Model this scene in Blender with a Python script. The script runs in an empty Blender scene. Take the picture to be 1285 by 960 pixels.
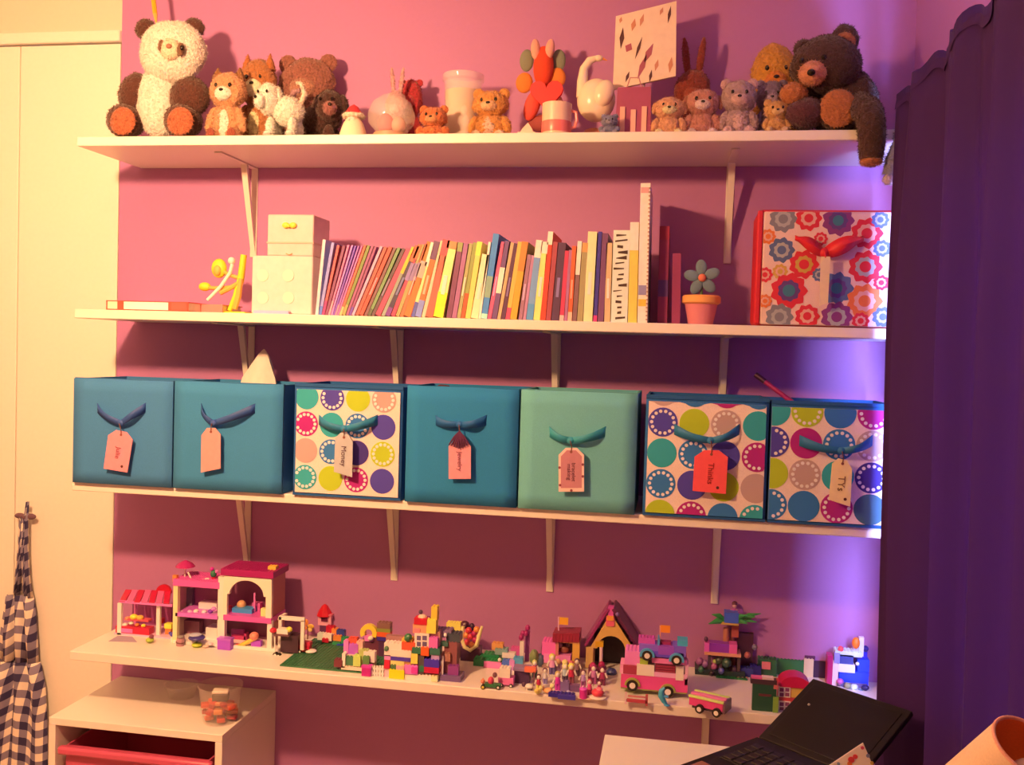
import bpy, bmesh, math, random
from mathutils import Vector, Matrix, noise

random.seed(7)
SC = bpy.context.scene
COL = SC.collection
R = math.radians

# ------------------------------------------------------------------ camera
IMW, IMH = 1285, 960
FPX = 1201.1
YAW, PITCH, ROLL = 0.1703, -0.0338, 0.0298
CAM = Vector((1.4305, -2.3751, 1.3609))
FWD = Vector((-math.sin(YAW) * math.cos(PITCH), math.cos(YAW) * math.cos(PITCH), math.sin(PITCH)))
_r = Vector((math.cos(YAW), math.sin(YAW), 0))
_u = _r.cross(FWD)
RIGHT = _r * math.cos(ROLL) + _u * math.sin(ROLL)
UP = -_r * math.sin(ROLL) + _u * math.cos(ROLL)
cd = bpy.data.cameras.new('camera')
cam = bpy.data.objects.new('camera', cd)
COL.objects.link(cam)
cd.sensor_fit = 'HORIZONTAL'
cd.sensor_width = 36
cd.lens = FPX / IMW * 36
cd.clip_start = 0.02
m = Matrix((RIGHT, UP, -FWD)).transposed().to_4x4()
m.translation = CAM
cam.matrix_world = m
SC.camera = cam

# ------------------------------------------------------------------ light
SC.view_settings.view_transform = 'Standard'
SC.view_settings.look = 'None'
SC.view_settings.gamma = 1
SC.view_settings.use_curve_mapping = False
SC.view_settings.exposure = 0.0
wd = bpy.data.worlds.new('daylight')
SC.world = wd
wd.use_nodes = True
bg = wd.node_tree.nodes['Background']
bg.inputs[0].default_value = (0.38, 0.44, 1.0, 1)
bg.inputs[1].default_value = 150.0
LAMP = Vector((0.32, -1.57, 1.99))                  # lamp left of the viewer: aimed spot added for falloff, point added to lift shadows
for kind, watt in (('SPOT', 116), ('POINT', 52)):
    ld = bpy.data.lights.new('room_lamp', kind)
    ld.energy = watt
    ld.color = (1.0, 0.495, 0.21)
    ld.shadow_soft_size = 0.055
    if kind == 'SPOT':
        ld.spot_size = R(150)
        ld.spot_blend = 1.0
    lo = bpy.data.objects.new('room_lamp', ld)
    COL.objects.link(lo)
    lo.location = LAMP
    lo.rotation_euler = (Vector((-0.05, 0, 1.35)) - LAMP).to_track_quat('-Z', 'Y').to_euler()
pd = bpy.data.lights.new('window_portal', 'AREA')
pd.shape = 'RECTANGLE'
pd.size, pd.size_y = 0.95, 0.85
pd.cycles.is_portal = True
po = bpy.data.objects.new('window_portal', pd)
COL.objects.link(po)
po.location = (1.975, -0.94, 1.25)
po.rotation_euler = (0, R(90), 0)

# ------------------------------------------------------------------ pixel helpers: a ray of the camera meets a plane of the room
def ray(u, v):
    return FWD + RIGHT * ((u - IMW / 2) / FPX) - UP * ((v - IMH / 2) / FPX)
def Py(u, v, y):
    d = ray(u, v); return CAM + d * ((y - CAM.y) / d.y)
def Pz(u, v, z):
    d = ray(u, v); return CAM + d * ((z - CAM.z) / d.z)
def mpp(p):
    return (Vector(p) - CAM).dot(FWD) / FPX          # metres per pixel at p

# ------------------------------------------------------------------ materials
def lin(c):
    c = c / 255.0
    return c / 12.92 if c <= 0.04045 else ((c + 0.055) / 1.055) ** 2.4
def A(r, g, b, u=400, row=3):
    """own colour of a thing: its colour in the photo divided by the lamp light there"""
    t = min(1, max(0, u / 1100))
    ref = [(1.0, 0.62, 0.26), (1.0, 0.62, 0.27), (0.95, 0.56, 0.25), (0.92, 0.48, 0.18)][row - 1]
    end = [(0.80, 0.36, 0.17), (0.78, 0.34, 0.17), (0.76, 0.32, 0.17), (0.70, 0.27, 0.11)][row - 1]
    return tuple(min(0.9, max(0.006, 0.82 * lin(c) / (a + (e - a) * t))) for c, a, e in zip((r, g, b), ref, end))
_mats = {}
def mat(col, rough=0.5, kind='plain', **kw):
    col = tuple(round(c, 4) for c in col)
    key = (col, rough, kind, tuple(sorted(kw.items())))
    if key in _mats: return _mats[key]
    mt = bpy.data.materials.new(kind)
    mt.use_nodes = True
    nt = mt.node_tree
    N, L = nt.nodes, nt.links
    b = N['Principled BSDF']
    b.inputs['Base Color'].default_value = (*col, 1)
    b.inputs['Roughness'].default_value = rough
    if kind in ('fur', 'cloth', 'paint', 'paper'):
        tc = N.new('ShaderNodeTexCoord')
        ns = N.new('ShaderNodeTexNoise')
        ns.inputs['Scale'].default_value = {'fur': 130, 'cloth': 500, 'paint': 90, 'paper': 60}[kind]
        ns.inputs['Detail'].default_value = 4
        L.new(tc.outputs['Object'], ns.inputs['Vector'])
        v = {'fur': .45, 'cloth': .14, 'paint': .03, 'paper': .10}[kind]
        mx = N.new('ShaderNodeMix'); mx.data_type = 'RGBA'
        mx.inputs['A'].default_value = (*[c * (1 - v) for c in col], 1)
        mx.inputs['B'].default_value = (*[min(1, c * (1 + v)) for c in col], 1)
        L.new(ns.outputs['Fac'], mx.inputs['Factor'])
        L.new(mx.outputs['Result'], b.inputs['Base Color'])
        bp = N.new('ShaderNodeBump')
        bp.inputs['Strength'].default_value = {'fur': .9, 'cloth': .25, 'paint': .06, 'paper': .05}[kind]
        bp.inputs['Distance'].default_value = {'fur': .006, 'cloth': .001, 'paint': .002, 'paper': .001}[kind]
        L.new(ns.outputs['Fac'], bp.inputs['Height'])
        L.new(bp.outputs['Normal'], b.inputs['Normal'])
        if kind == 'fur':
            b.inputs['Sheen Weight'].default_value = .3
    if kind == 'glass':
        b.inputs['Transmission Weight'].default_value = 1
        b.inputs['IOR'].default_value = kw.get('ior', 1.2)
    if kind == 'clear':
        b.inputs['Alpha'].default_value = kw.get('alpha', .3)
        b.inputs['Specular IOR Level'].default_value = .8
    if kind == 'metal':
        b.inputs['Metallic'].default_value = 1
    _mats[key] = mt
    return mt
def toy(r, g, b, u=400): return mat(A(r, g, b, u, 4), .32)
def fur(r, g, b, u=400): return mat(A(r, g, b, u, 1), .95, 'fur')

# ------------------------------------------------------------------ mesh collector
class G:
    def __init__(s): s.v, s.f, s.m = [], [], []
    def add(s, vs, fs, mi=0, M=None):
        k = len(s.v)
        s.v += [tuple(M @ Vector(p)) if M else tuple(p) for p in vs]
        s.f += [tuple(k + i for i in f) for f in fs]
        s.m += [mi] * len(fs)
        return s
    def box(s, x0, x1, y0, y1, z0, z1, mi=0, M=None):
        v = [(x, y, z) for x in (x0, x1) for y in (y0, y1) for z in (z0, z1)]
        f = [(0, 1, 3, 2), (4, 6, 7, 5), (0, 4, 5, 1), (2, 3, 7, 6), (0, 2, 6, 4), (1, 5, 7, 3)]
        return s.add(v, f, mi, M)
    def cyl(s, p0, p1, r0, r1=None, n=12, mi=0, cap=True):
        r1 = r0 if r1 is None else r1
        p0, p1 = Vector(p0), Vector(p1)
        d = (p1 - p0).normalized()
        a = d.orthogonal().normalized(); b = d.cross(a)
        v = []
        for p, r in ((p0, r0), (p1, r1)):
            for i in range(n):
                t = 2 * math.pi * i / n
                v.append(p + (a * math.cos(t) + b * math.sin(t)) * r)
        f = [(i, (i + 1) % n, n + (i + 1) % n, n + i) for i in range(n)]
        if cap: f += [tuple(range(n))[::-1], tuple(range(n, 2 * n))]
        return s.add(v, f, mi)
    def ell(s, c, r, n=14, k=9, mi=0, M=None, jit=0.0, seed=0):
        if not hasattr(r, '__len__'): r = (r, r, r)
        v = [(0, 0, -1)]
        for j in range(1, k):
            t = -math.pi / 2 + math.pi * j / k
            for i in range(n):
                q = 2 * math.pi * i / n
                v.append((math.cos(t) * math.cos(q), math.cos(t) * math.sin(q), math.sin(t)))
        v.append((0, 0, 1))
        f = [(0, 1 + (i + 1) % n, 1 + i) for i in range(n)]
        for j in range(k - 2):
            o = 1 + j * n
            f += [(o + i, o + (i + 1) % n, o + n + (i + 1) % n, o + n + i) for i in range(n)]
        o = 1 + (k - 2) * n
        f += [(o + i, o + (i + 1) % n, len(v) - 1) for i in range(n)]
        out = []
        for p in v:
            w = 1
            if jit: w += jit * noise.noise(Vector((p[0] * 2.3 + seed, p[1] * 2.3, p[2] * 2.3)))
            q = Vector((p[0] * r[0] * w, p[1] * r[1] * w, p[2] * r[2] * w))
            if M: q = M @ q
            out.append(tuple(q + Vector(c)))
        return s.add(out, f, mi)
    def lathe(s, prof, n=20, c=(0, 0, 0), mi=0, M=None, top=True):
        v, f = [], []
        for r, z in prof:
            for i in range(n):
                t = 2 * math.pi * i / n
                v.append(Vector((r * math.cos(t), r * math.sin(t), z)))
        for j in range(len(prof) - 1):
            for i in range(n):
                f.append((j * n + i, j * n + (i + 1) % n, (j + 1) * n + (i + 1) % n, (j + 1) * n + i))
        if prof[0][0] > 1e-6: f.append(tuple(range(n))[::-1])
        if top and prof[-1][0] > 1e-6: f.append(tuple(range((len(prof) - 1) * n, len(prof) * n)))
        if M: v = [M @ p for p in v]
        return s.add([p + Vector(c) for p in v], f, mi)
    def prism(s, poly, y0, y1, mi=0, M=None):
        """polygon in x,z pulled from y0 to y1"""
        n = len(poly)
        v = [(x, y0, z) for x, z in poly] + [(x, y1, z) for x, z in poly]
        f = [tuple(range(n))[::-1], tuple(range(n, 2 * n))]
        f += [(i, (i + 1) % n, n + (i + 1) % n, n + i) for i in range(n)]
        return s.add(v, f, mi, M)
    def strip(s, outer, inner, y0, y1, mi=0):
        """band between two open outlines in x,z of equal length"""
        n = len(outer)
        v = [(x, y, z) for y in (y0, y1) for pl in (outer, inner) for x, z in pl]
        f = []
        for i in range(n - 1):
            a, b, c, d = i, i + 1, n + i + 1, n + i
            f.append((a, b, c, d)); f.append((2 * n + a, 2 * n + d, 2 * n + c, 2 * n + b))
            f.append((a, 2 * n + a, 2 * n + b, b)); f.append((d, c, 2 * n + c, 2 * n + d))
        for i in (0, n - 1): f.append((i, n + i, 3 * n + i, 2 * n + i))
        return s.add(v, f, mi)
    def tube(s, pts, r, n=8, mi=0):
        pts = [Vector(p) for p in pts]
        rs = r if hasattr(r, '__len__') else [r] * len(pts)
        v, f = [], []
        a = None
        for i, p in enumerate(pts):
            d = (pts[min(i + 1, len(pts) - 1)] - pts[max(i - 1, 0)]).normalized()
            a = d.orthogonal().normalized() if a is None else (a - d * a.dot(d)).normalized()
            b = d.cross(a)
            for j in range(n):
                t = 2 * math.pi * j / n
                v.append(p + (a * math.cos(t) + b * math.sin(t)) * rs[i])
        for i in range(len(pts) - 1):
            f += [(i * n + j, i * n + (j + 1) % n, (i + 1) * n + (j + 1) % n, (i + 1) * n + j) for j in range(n)]
        f += [tuple(range(n))[::-1], tuple(range((len(pts) - 1) * n, len(pts) * n))]
        return s.add(v, f, mi)
    def mesh(s, name, mats):
        me = bpy.data.meshes.new(name)
        me.from_pydata(s.v, [], s.f)
        for t in mats: me.materials.append(t)
        if len(mats) > 1:
            me.polygons.foreach_set('material_index', s.m)
        bm = bmesh.new(); bm.from_mesh(me)
        bmesh.ops.recalc_face_normals(bm, faces=bm.faces)
        bm.to_mesh(me); bm.free()
        me.shade_smooth()
        me.set_sharp_from_angle(angle=R(38))
        return me
    def build(s, name, mats, parent=None, bevel=0, loc=None, rz=None):
        if not isinstance(mats, (list, tuple)): mats = [mats]
        o = bpy.data.objects.new(name, s.mesh(name, mats))
        COL.objects.link(o)
        if parent: o.parent = parent
        if loc is not None: o.location = loc
        if rz is not None: o.rotation_euler = (0, 0, rz)
        if parent and mats[0].name.startswith('fur'): shed(o, parent, mats[0])
        if bevel:
            md = o.modifiers.new('bevel', 'BEVEL'); md.width = bevel; md.segments = 2
            md.limit_method = 'ANGLE'; md.angle_limit = R(40)
        return o
FUR = {}
def shed(o, parent, mt):
    """short blades of pile sampled over a plush part; gathered per toy"""
    top = parent.parent or parent
    rec = FUR.setdefault(top.name, (top, {}))[1].setdefault(mt, ([], []))
    rr = random.Random(len(o.data.vertices) + len(FUR) * 31)
    vs = [v.co for v in o.data.vertices]
    for p in o.data.polygons:
        a = p.area
        n = a / 1.5e-5
        n = int(n) + (rr.random() < n - int(n))
        ids = p.vertices
        for _ in range(n):
            s, t = rr.random(), rr.random()
            if len(ids) == 4:
                q = (vs[ids[0]] * (1 - s) + vs[ids[1]] * s) * (1 - t) + (vs[ids[3]] * (1 - s) + vs[ids[2]] * s) * t
            else:
                if s + t > 1: s, t = 1 - s, 1 - t
                q = vs[ids[0]] * (1 - s - t) + vs[ids[1]] * s + vs[ids[2]] * t
            N_ = p.normal
            lean = Vector((rr.gauss(0, .5), rr.gauss(0, .5), rr.gauss(-.45, .5)))
            lean = (lean - N_ * lean.dot(N_))
            d = (N_ * .75 + lean).normalized() * rr.uniform(.003, .0065)
            w = d.cross(N_)
            if w.length < 1e-6: continue
            w = w.normalized() * .0009
            k = len(rec[0])
            rec[0].extend((q - w, q + w, q + d)); rec[1].append((k, k + 1, k + 2))
def grow_fur():
    for top, d in FUR.values():
        me = bpy.data.meshes.new('fur_pile')
        V, F, Mi = [], [], []
        for i, (mt, (v, f)) in enumerate(d.items()):
            k = len(V)
            V += [tuple(p) for p in v]; F += [(a + k, b + k, c + k) for a, b, c in f]; Mi += [i] * len(f)
            me.materials.append(mt)
        me.from_pydata(V, [], F)
        me.polygons.foreach_set('material_index', Mi)
        o = bpy.data.objects.new('fur_pile', me); COL.objects.link(o); o.parent = top; o['kind'] = 'stuff'
def tag(o, label, cat, group=None):
    o['label'] = label; o['category'] = cat
    if group: o['group'] = group
    return o
def struct(o): o['kind'] = 'structure'; return o
def thing(name, label, cat, loc=(0, 0, 0), rz=0, group=None):
    o = bpy.data.objects.new(name, None)
    COL.objects.link(o)
    o.empty_display_size = .03
    o.location = loc; o.rotation_euler = (0, 0, rz)
    return tag(o, label, cat, group)
def box(name, mt, parent, x0, x1, y0, y1, z0, z1, bevel=0, M=None):
    return G().box(x0, x1, y0, y1, z0, z1, 0, M).build(name, mt, parent, bevel)
def rotY(a, c=(0, 0, 0)):
    return Matrix.Translation(c) @ Matrix.Rotation(a, 4, 'Y') @ Matrix.Translation(-Vector(c))
def text_mesh(body, size, mt, parent, M, name='lettering', ext=.0002):
    cu = bpy.data.curves.new('text', 'FONT'); cu.body = body; cu.size = size
    cu.align_x = 'CENTER'; cu.align_y = 'CENTER'; cu.extrude = ext; cu.resolution_u = 3
    t = bpy.data.objects.new('t', cu); COL.objects.link(t)
    dg = bpy.context.evaluated_depsgraph_get()
    me = bpy.data.meshes.new_from_object(t.evaluated_get(dg))
    bpy.data.objects.remove(t); bpy.data.curves.remove(cu)
    me.transform(M); me.materials.clear(); me.materials.append(mt)
    o = bpy.data.objects.new(name, me); COL.objects.link(o); o.parent = parent
    return o

# ------------------------------------------------------------------ the room
Z1, Z2, Z3, Z4 = 1.840, 1.4287, 1.0115, 0.5964       # tops of the four shelves
TH, DP = 0.022, 0.28
XC, XR = -0.0666, 1.95                                # closet edge, right wall
FL, CE = -0.12, 2.32
M_WALL = mat((0.475, 0.205, 0.50), .6, 'paint')
M_WHITE = mat((0.86, 0.84, 0.80), .5, 'paint')
M_SHELF = mat((0.87, 0.85, 0.82), .38)
M_BLACK = mat((0.012, 0.011, 0.012), .4)
g = G().box(XC, XR, 0, .08, FL, CE)
struct(g.build('wall_back', M_WALL))
# the closet: header wall, trim and folding door leaves flush with the back wall
HD = 2.155
struct(G().box(-1.6, XC, 0, .08, HD + .03, CE).build('wall_left', mat((.80, .66, .58), .6, 'paint')))
struct(G().box(-1.6, XC, -.012, .08, HD, HD + .03).build('trim_1', M_WHITE, bevel=.004))
dr = bpy.data.objects.new('door_1', None); COL.objects.link(dr); struct(dr)
xs = [XC - .002, -.370, -.673, -.976, -1.279]
for a, b in zip(xs, xs[1:]):
    G().box(b + .002, a - .001, .0, .035, FL + .01, HD - .004).build('door_leaf', M_WHITE, dr, bevel=.002)
struct(G().box(-1.6, -1.281, 0, .08, FL, HD).build('wall_far_left', M_WHITE))
struct(G().box(-1.6, XC, .08, .1, FL, HD).build('wall_closet', M_WHITE))
struct(G().box(-1.7, XR + .1, -3.2, .1, FL - .05, FL).build('floor', mat((.66, .52, .42), .9, 'paint')))
struct(G().box(-1.7, XR + .1, -3.2, .1, CE, CE + .05).build('ceiling', M_WHITE))
struct(G().box(-1.7, -1.6, -3.2, .1, FL, CE).build('wall_side', M_WHITE))
struct(G().box(-1.7, XR + .1, -3.3, -3.2, FL, CE).build('wall_front', mat((.55, .32, .30), .6, 'paint')))
# right wall with the window opening
WY0, WY1, WZ0, WZ1 = -1.35, -.53, .78, 1.72
g = G()
TW = .012
g.box(XR, XR + TW, -3.2, WY0, FL, CE); g.box(XR, XR + TW, WY1, 0.08, FL, CE)
g.box(XR, XR + TW, WY0, WY1, FL, WZ0); g.box(XR, XR + TW, WY0, WY1, WZ1, CE)
struct(g.build('wall_right', M_WALL))
wn = bpy.data.objects.new('window_1', None); COL.objects.link(wn); struct(wn)
t = .03
for x in ((WY0, WY0 + t, WZ0, WZ1), (WY1 - t, WY1, WZ0, WZ1), (WY0, WY1, WZ0, WZ0 + t), (WY0, WY1, WZ1 - t, WZ1)):
    G().box(XR + .001, XR + .009, x[0], x[1], x[2], x[3]).build('window_frame', M_WHITE, wn)
G().box(XR + .004, XR + .006, WY0 + t, WY1 - t, WZ0 + t, WZ1 - t).build('pane', mat((.95, .97, 1), .02, 'clear', alpha=.05), wn)

# ------------------------------------------------------------------ shelves and brackets
shelf_words = ['top white wall shelf crowded with plush toys', 'white wall shelf holding the row of picture books',
               'white wall shelf holding the fabric storage bins', 'lowest white wall shelf covered with toy brick sets']
for z, wds in zip((Z1, Z2, Z3, Z4), shelf_words):
    o = G().box(-.004, XR - .002, -DP, -.0005, z - TH, z).build('wall_shelf', M_SHELF, bevel=.002)
    tag(o, wds, 'shelf', 'white wall shelves')
M_BR = mat((.84, .82, .78), .35)
BX = [.3223 + .406 * k for k in range(4)]
def bracket(x, ztop, label, h=.233):
    t = thing('shelf_bracket', label, 'bracket', (x, 0, ztop), 0, 'white metal shelf brackets')
    G().box(-.009, .009, -.004, -.0005, -h, -.0005).build('wall_arm', M_BR, t, .001)
    G().box(-.009, .009, -.21, -.004, -.004, -.0005).build('shelf_arm', M_BR, t, .001)
    d = .070
    G().add([(-.006, -.004, -h + .004), (.006, -.004, -h + .004), (.008, -d, -.004), (-.008, -d, -.004),
             (-.006, -.004, -h + .03), (.006, -.004, -h + .03), (.008, -d + .012, -.004), (-.008, -d + .012, -.004)],
            [(0, 1, 2, 3), (7, 6, 5, 4), (0, 4, 5, 1), (1, 5, 6, 2), (2, 6, 7, 3), (3, 7, 4, 0)]).build('brace', M_BR, t)
bracket(BX[0], Z1 - TH, 'white bracket under the top shelf just left of the pale stacked box')
bracket(BX[3], Z1 - TH, 'white bracket under the top shelf between flower pot and floral box')
for k, w in enumerate(('behind the bin with the tissue', 'behind the spotted bin with blue tag', 'behind the light aqua bin', 'behind the spotted bin with red tag')):
    bracket(BX[k], Z2 - TH, 'white bracket under the book shelf ' + w)
for k, w in enumerate(('above the toy dollhouse', 'above the tall brick wall', 'above the pink stable with flag', 'above the toy palm tree')):
    bracket(BX[k], Z3 - TH, 'white bracket under the bin shelf ' + w)
bracket(BX[3] - .01, Z4 - TH, 'shaded bracket under the lowest shelf above the desk')

# ------------------------------------------------------------------ curtain on its rod at the right window
def curtain():
    c = thing('curtain', 'long dark purple curtain hanging in folds at the right window', 'curtain', (0, 0, 0))
    mt = bpy.data.materials.new('curtain_cloth'); mt.use_nodes = True
    N, L = mt.node_tree.nodes, mt.node_tree.links
    b = N['Principled BSDF']
    b.inputs['Base Color'].default_value = (.042, .006, .12, 1); b.inputs['Roughness'].default_value = .8
    tr = N.new('ShaderNodeBsdfTranslucent'); tr.inputs[0].default_value = (.10, .02, .34, 1)
    mx = N.new('ShaderNodeMixShader'); mx.inputs[0].default_value = .06
    wv = N.new('ShaderNodeTexNoise'); wv.inputs['Scale'].default_value = 350
    bp = N.new('ShaderNodeBump'); bp.inputs['Strength'].default_value = .2; bp.inputs['Distance'].default_value = .001
    L.new(wv.outputs['Fac'], bp.inputs['Height']); L.new(bp.outputs['Normal'], b.inputs['Normal'])
    L.new(b.outputs[0], mx.inputs[1]); L.new(tr.outputs[0], mx.inputs[2])
    L.new(mx.outputs[0], N['Material Output'].inputs[0])
    ys = [-.338 - .0105 * i for i in range(138)]
    v, f = [], []
    nz = 26
    for j in range(nz):
        s = j / (nz - 1)
        z = 1.895 - s * 1.86
        for i, y in enumerate(ys):
            q = i * .0105
            ph = q * 28.5 - .7 + .25 * math.sin(q * 9)
            fold = .030 * (math.sin(ph) + .30 * math.sin(2 * ph + 1.0)) * (.8 + .2 * math.sin(q * 7 + 2 * s)) + .006 * math.sin(q * 95 + 2 * s)
            amp = .45 + .55 * min(1, s * 4)
            v.append((1.874 + fold * amp - .02 * (1 - s), y - .05 * s * (1 - i / 138), z + .010 * math.sin(q * 57) * (1 - s)))
    n = len(ys)
    for j in range(nz - 1):
        f += [(j * n + i, j * n + i + 1, (j + 1) * n + i + 1, (j + 1) * n + i) for i in range(n - 1)]
    o = G().add(v, f).build('drape', mt, c)
    sd = o.modifiers.new('cloth', 'SOLIDIFY'); sd.thickness = .002
    G().add([p for p in v[:n]] + [(p[0] - .004, p[1], p[2] - .03) for p in v[:n]],
            [(i, i + 1, n + i + 1, n + i) for i in range(n - 1)]).build('hem_band', mt, c)
    r = thing('curtain_rod', 'curtain rod with round end behind the purple curtain top', 'curtain rod', (1.888, 0, 1.865))
    mm = mat((.25, .16, .2), .3, 'metal')
    G().cyl((.012, -1.85, 0), (.012, -.33, 0), .008).build('rod', mm, r)
    G().ell((.012, -.322, 0), .014).build('finial', mm, r)
    for y in (-.40, -1.8):
        G().cyl((.012, y, 0), (.0615, y, 0), .006).build('wall_mount', mm, r)
curtain()

# ------------------------------------------------------------------ checked apron hanging at the closet door
def apron():
    p0 = Py(30, 650, -.03)
    a = thing('apron', 'navy and white gingham apron hanging by its tied straps on the closet door', 'apron', (p0.x, -.004, p0.z))
    mt = bpy.data.materials.new('gingham'); mt.use_nodes = True
    N, L = mt.node_tree.nodes, mt.node_tree.links
    b = N['Principled BSDF']; b.inputs['Roughness'].default_value = .9
    tc = N.new('ShaderNodeTexCoord'); sp = N.new('ShaderNodeSeparateXYZ'); L.new(tc.outputs['UV'], sp.inputs[0])
    outs = []
    for ax in ('X', 'Y'):
        mu = N.new('ShaderNodeMath'); mu.operation = 'MULTIPLY'; mu.inputs[1].default_value = 1 / .044
        fr = N.new('ShaderNodeMath'); fr.operation = 'FRACT'
        gt = N.new('ShaderNodeMath'); gt.operation = 'GREATER_THAN'; gt.inputs[1].default_value = .5
        L.new(sp.outputs[ax], mu.inputs[0]); L.new(mu.outputs[0], fr.inputs[0]); L.new(fr.outputs[0], gt.inputs[0])
        outs.append(gt)
    ad = N.new('ShaderNodeMath'); ad.operation = 'ADD'
    L.new(outs[0].outputs[0], ad.inputs[0]); L.new(outs[1].outputs[0], ad.inputs[1])
    dv = N.new('ShaderNodeMath'); dv.operation = 'MULTIPLY'; dv.inputs[1].default_value = .5
    L.new(ad.outputs[0], dv.inputs[0])
    cr = N.new('ShaderNodeValToRGB'); cr.color_ramp.interpolation = 'CONSTANT'
    e = cr.color_ramp.elements
    e[0].position = 0; e[0].color = (.85, .78, .72, 1)
    e[1].position = .25; e[1].color = (.24, .22, .36, 1)
    x = e.new(.75); x.color = (.035, .03, .11, 1)
    L.new(dv.outputs[0], cr.inputs[0]); L.new(cr.outputs[0], b.inputs['Base Color'])
    def cloth(name, rows, n=22, amp=.008, freq=70):
        v, f, uv = [], [], []
        for j, (z, x0, x1) in enumerate(rows):
            for i in range(n):
                s = i / (n - 1); x = x0 + (x1 - x0) * s
                v.append((x, -.022 - amp * math.sin(freq * (s * .3 + .13)) - .006 * math.sin(s * 19 + z * 7), z)); uv.append((s * .26 * (.3 + .7 * min(1, (x1 - x0) / .2)) , z + .012 * math.sin(s * 9)))
        for j in range(len(rows) - 1):
            f += [(j * n + i, j * n + i + 1, (j + 1) * n + i + 1, (j + 1) * n + i) for i in range(n - 1)]
        me = bpy.data.meshes.new(name); me.from_pydata(v, [], f); me.materials.append(mt)
        ul = me.uv_layers.new(name='UVMap')
        for lp in me.loops: ul.data[lp.index].uv = uv[lp.vertex_index]
        me.shade_smooth()
        o = bpy.data.objects.new(name, me); COL.objects.link(o); o.parent = a
        sd = o.modifiers.new('cloth', 'SOLIDIFY'); sd.thickness = .003
        return o
    k = mpp(p0)
    cloth('bib', [(-.215, -.058, .022), (-.26, -.065, .03), (-.33, -.075, .036), (-.40, -.075, .042)], amp=.005)
    cloth('skirt', [(-.40, -.085, .045), (-.46, -.10, .062), (-.56, -.12, .073), (-.70, -.14, .078), (-.86, -.16, .082)], amp=.010)
    cloth('neck_strap', [(.045, .004, .014), (0, -.004, .010), (-.08, -.008, .008), (-.16, -.004, .012), (-.22, .0, .022)], n=6, amp=.001)
    cloth('neck_strap', [(0, -.016, .006), (-.08, -.020, .0), (-.215, -.03, -.014)], n=6, amp=.001)
    bow = mat((.16, .09, .14), .9, 'cloth')
    for s in (-1, 1):
        G().ell((s * .016, -.02, .004), (.017, .006, .008)).build('bow_loop', bow, a)
    G().ell((0, -.022, .002), (.007, .008, .008)).build('bow_knot', bow, a)
    h = thing('door_hook', 'small hook on the closet door holding the apron', 'hook', (p0.x, 0, p0.z))
    G().cyl((.002, -.0005, .008), (.002, -.012, .008), .004).build('stem', M_BR, h)
    G().ell((.002, -.013, .008), .006).build('knob', M_BR, h)
apron()

# ------------------------------------------------------------------ white drawer cabinet below the shelves
def cabinet():
    W, D, H = .45, .305, .44 - FL
    c = thing('drawer_cabinet', 'low white storage cabinet with a pink drawer below the lowest shelf', 'cabinet', (-.038, -D - .002, FL))
    t = .018
    G().box(0, W, 0, D, H - t, H).build('top_panel', M_SHELF, c, .0015)
    G().box(0, t, 0, D, 0, H - t).build('side_panel', M_SHELF, c, .001)
    G().box(W - t, W, 0, D, 0, H - t).build('side_panel', M_SHELF, c, .001)
    G().box(t, W - t, D - .006, D, 0, H - t).build('back_panel', M_SHELF, c)
    G().box(t, W - t, .01, D - .006, .02, .035).build('bottom_panel', M_SHELF, c)
    pk = mat((.62, .10, .22), .35)
    for z in (H - .255,):
        g = G()
        x0, x1, y0, y1, zb, zt = t + .012, W - t - .012, .006, D - .02, z, z + .185
        w = .004
        g.box(x0 + .01, x1 - .01, y0 + .01, y1 - .01, zb, zb + w)
        g.box(x0 + .008, x1 - .008, y0 + .008, y0 + .008 + w, zb, zt); g.box(x0 + .008, x1 - .008, y1 - .012, y1 - .008, zb, zt)
        g.box(x0 + .008, x0 + .012, y0 + .012, y1 - .012, zb, zt); g.box(x1 - .012, x1 - .008, y0 + .012, y1 - .012, zb, zt)
        d = g.build('drawer', pk, c)
        g = G().box(x0 - .004, x1 + .004, y0 - .012, y0 + .008, zt - .018, zt + .002)
        g.build('drawer_lip', pk, d, .006)
    G().box(t, t + .01, .01, D - .02, H - .30, H - .288).build('runner', M_SHELF, c)
    G().box(W - t - .01, W - t, .01, D - .02, H - .30, H - .288).build('runner', M_SHELF, c)
cabinet()
def cup(u, v, w_px, h_px, label, fill, name='plastic_cup'):
    p = Pz(u, v, .44); k = mpp(p); r, h = w_px * k / 2, h_px * k
    c = thing(name, label, 'cup', (p.x, p.y, .4402))
    clear = mat((.9, .85, .82), .08, 'clear', alpha=.13)
    G().lathe([(r * .78, 0), (r, h), (r * 1.04, h), (r * 1.04, h * .97), (r * .97, h * .96), (r * .76, .002), (0.0001, .002)], 24).build('tumbler', clear, c)
    return c, p, r, h
c, p, r, h = cup(276, 904, 54, 46, 'clear plastic cup of red trinkets near the cabinet edge', True)
random.seed(3)
for i in range(24):
    a = random.random() * 6.28; q = r * .62 * random.random() ** .5
    z = .003 + .010 * (i // 5)
    tk = thing('trinket', 'small %s trinket heaped inside the clear plastic cup' % ['bright red', 'orange-red', 'dark crimson', 'pale orange'][i % 4], 'trinket', (p.x + q * math.cos(a), p.y + q * math.sin(a), .443 + z), a, 'trinkets in the clear cup')
    s = r * (.20 + .1 * random.random())
    G().box(-s, s, -s * .7, s * .7, 0, s * .8).build('body', mat([(.7, .05, .03), (.75, .12, .05), (.5, .03, .05), (.8, .3, .1)][i % 4], .3), tk, s * .2)
s = r * .36
tk = thing('dark_trinket', 'dark grey block with pale top on the red trinkets in the cup', 'trinket', (p.x + r * .12, p.y - r * .2, .443 + .052), .3)
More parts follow.
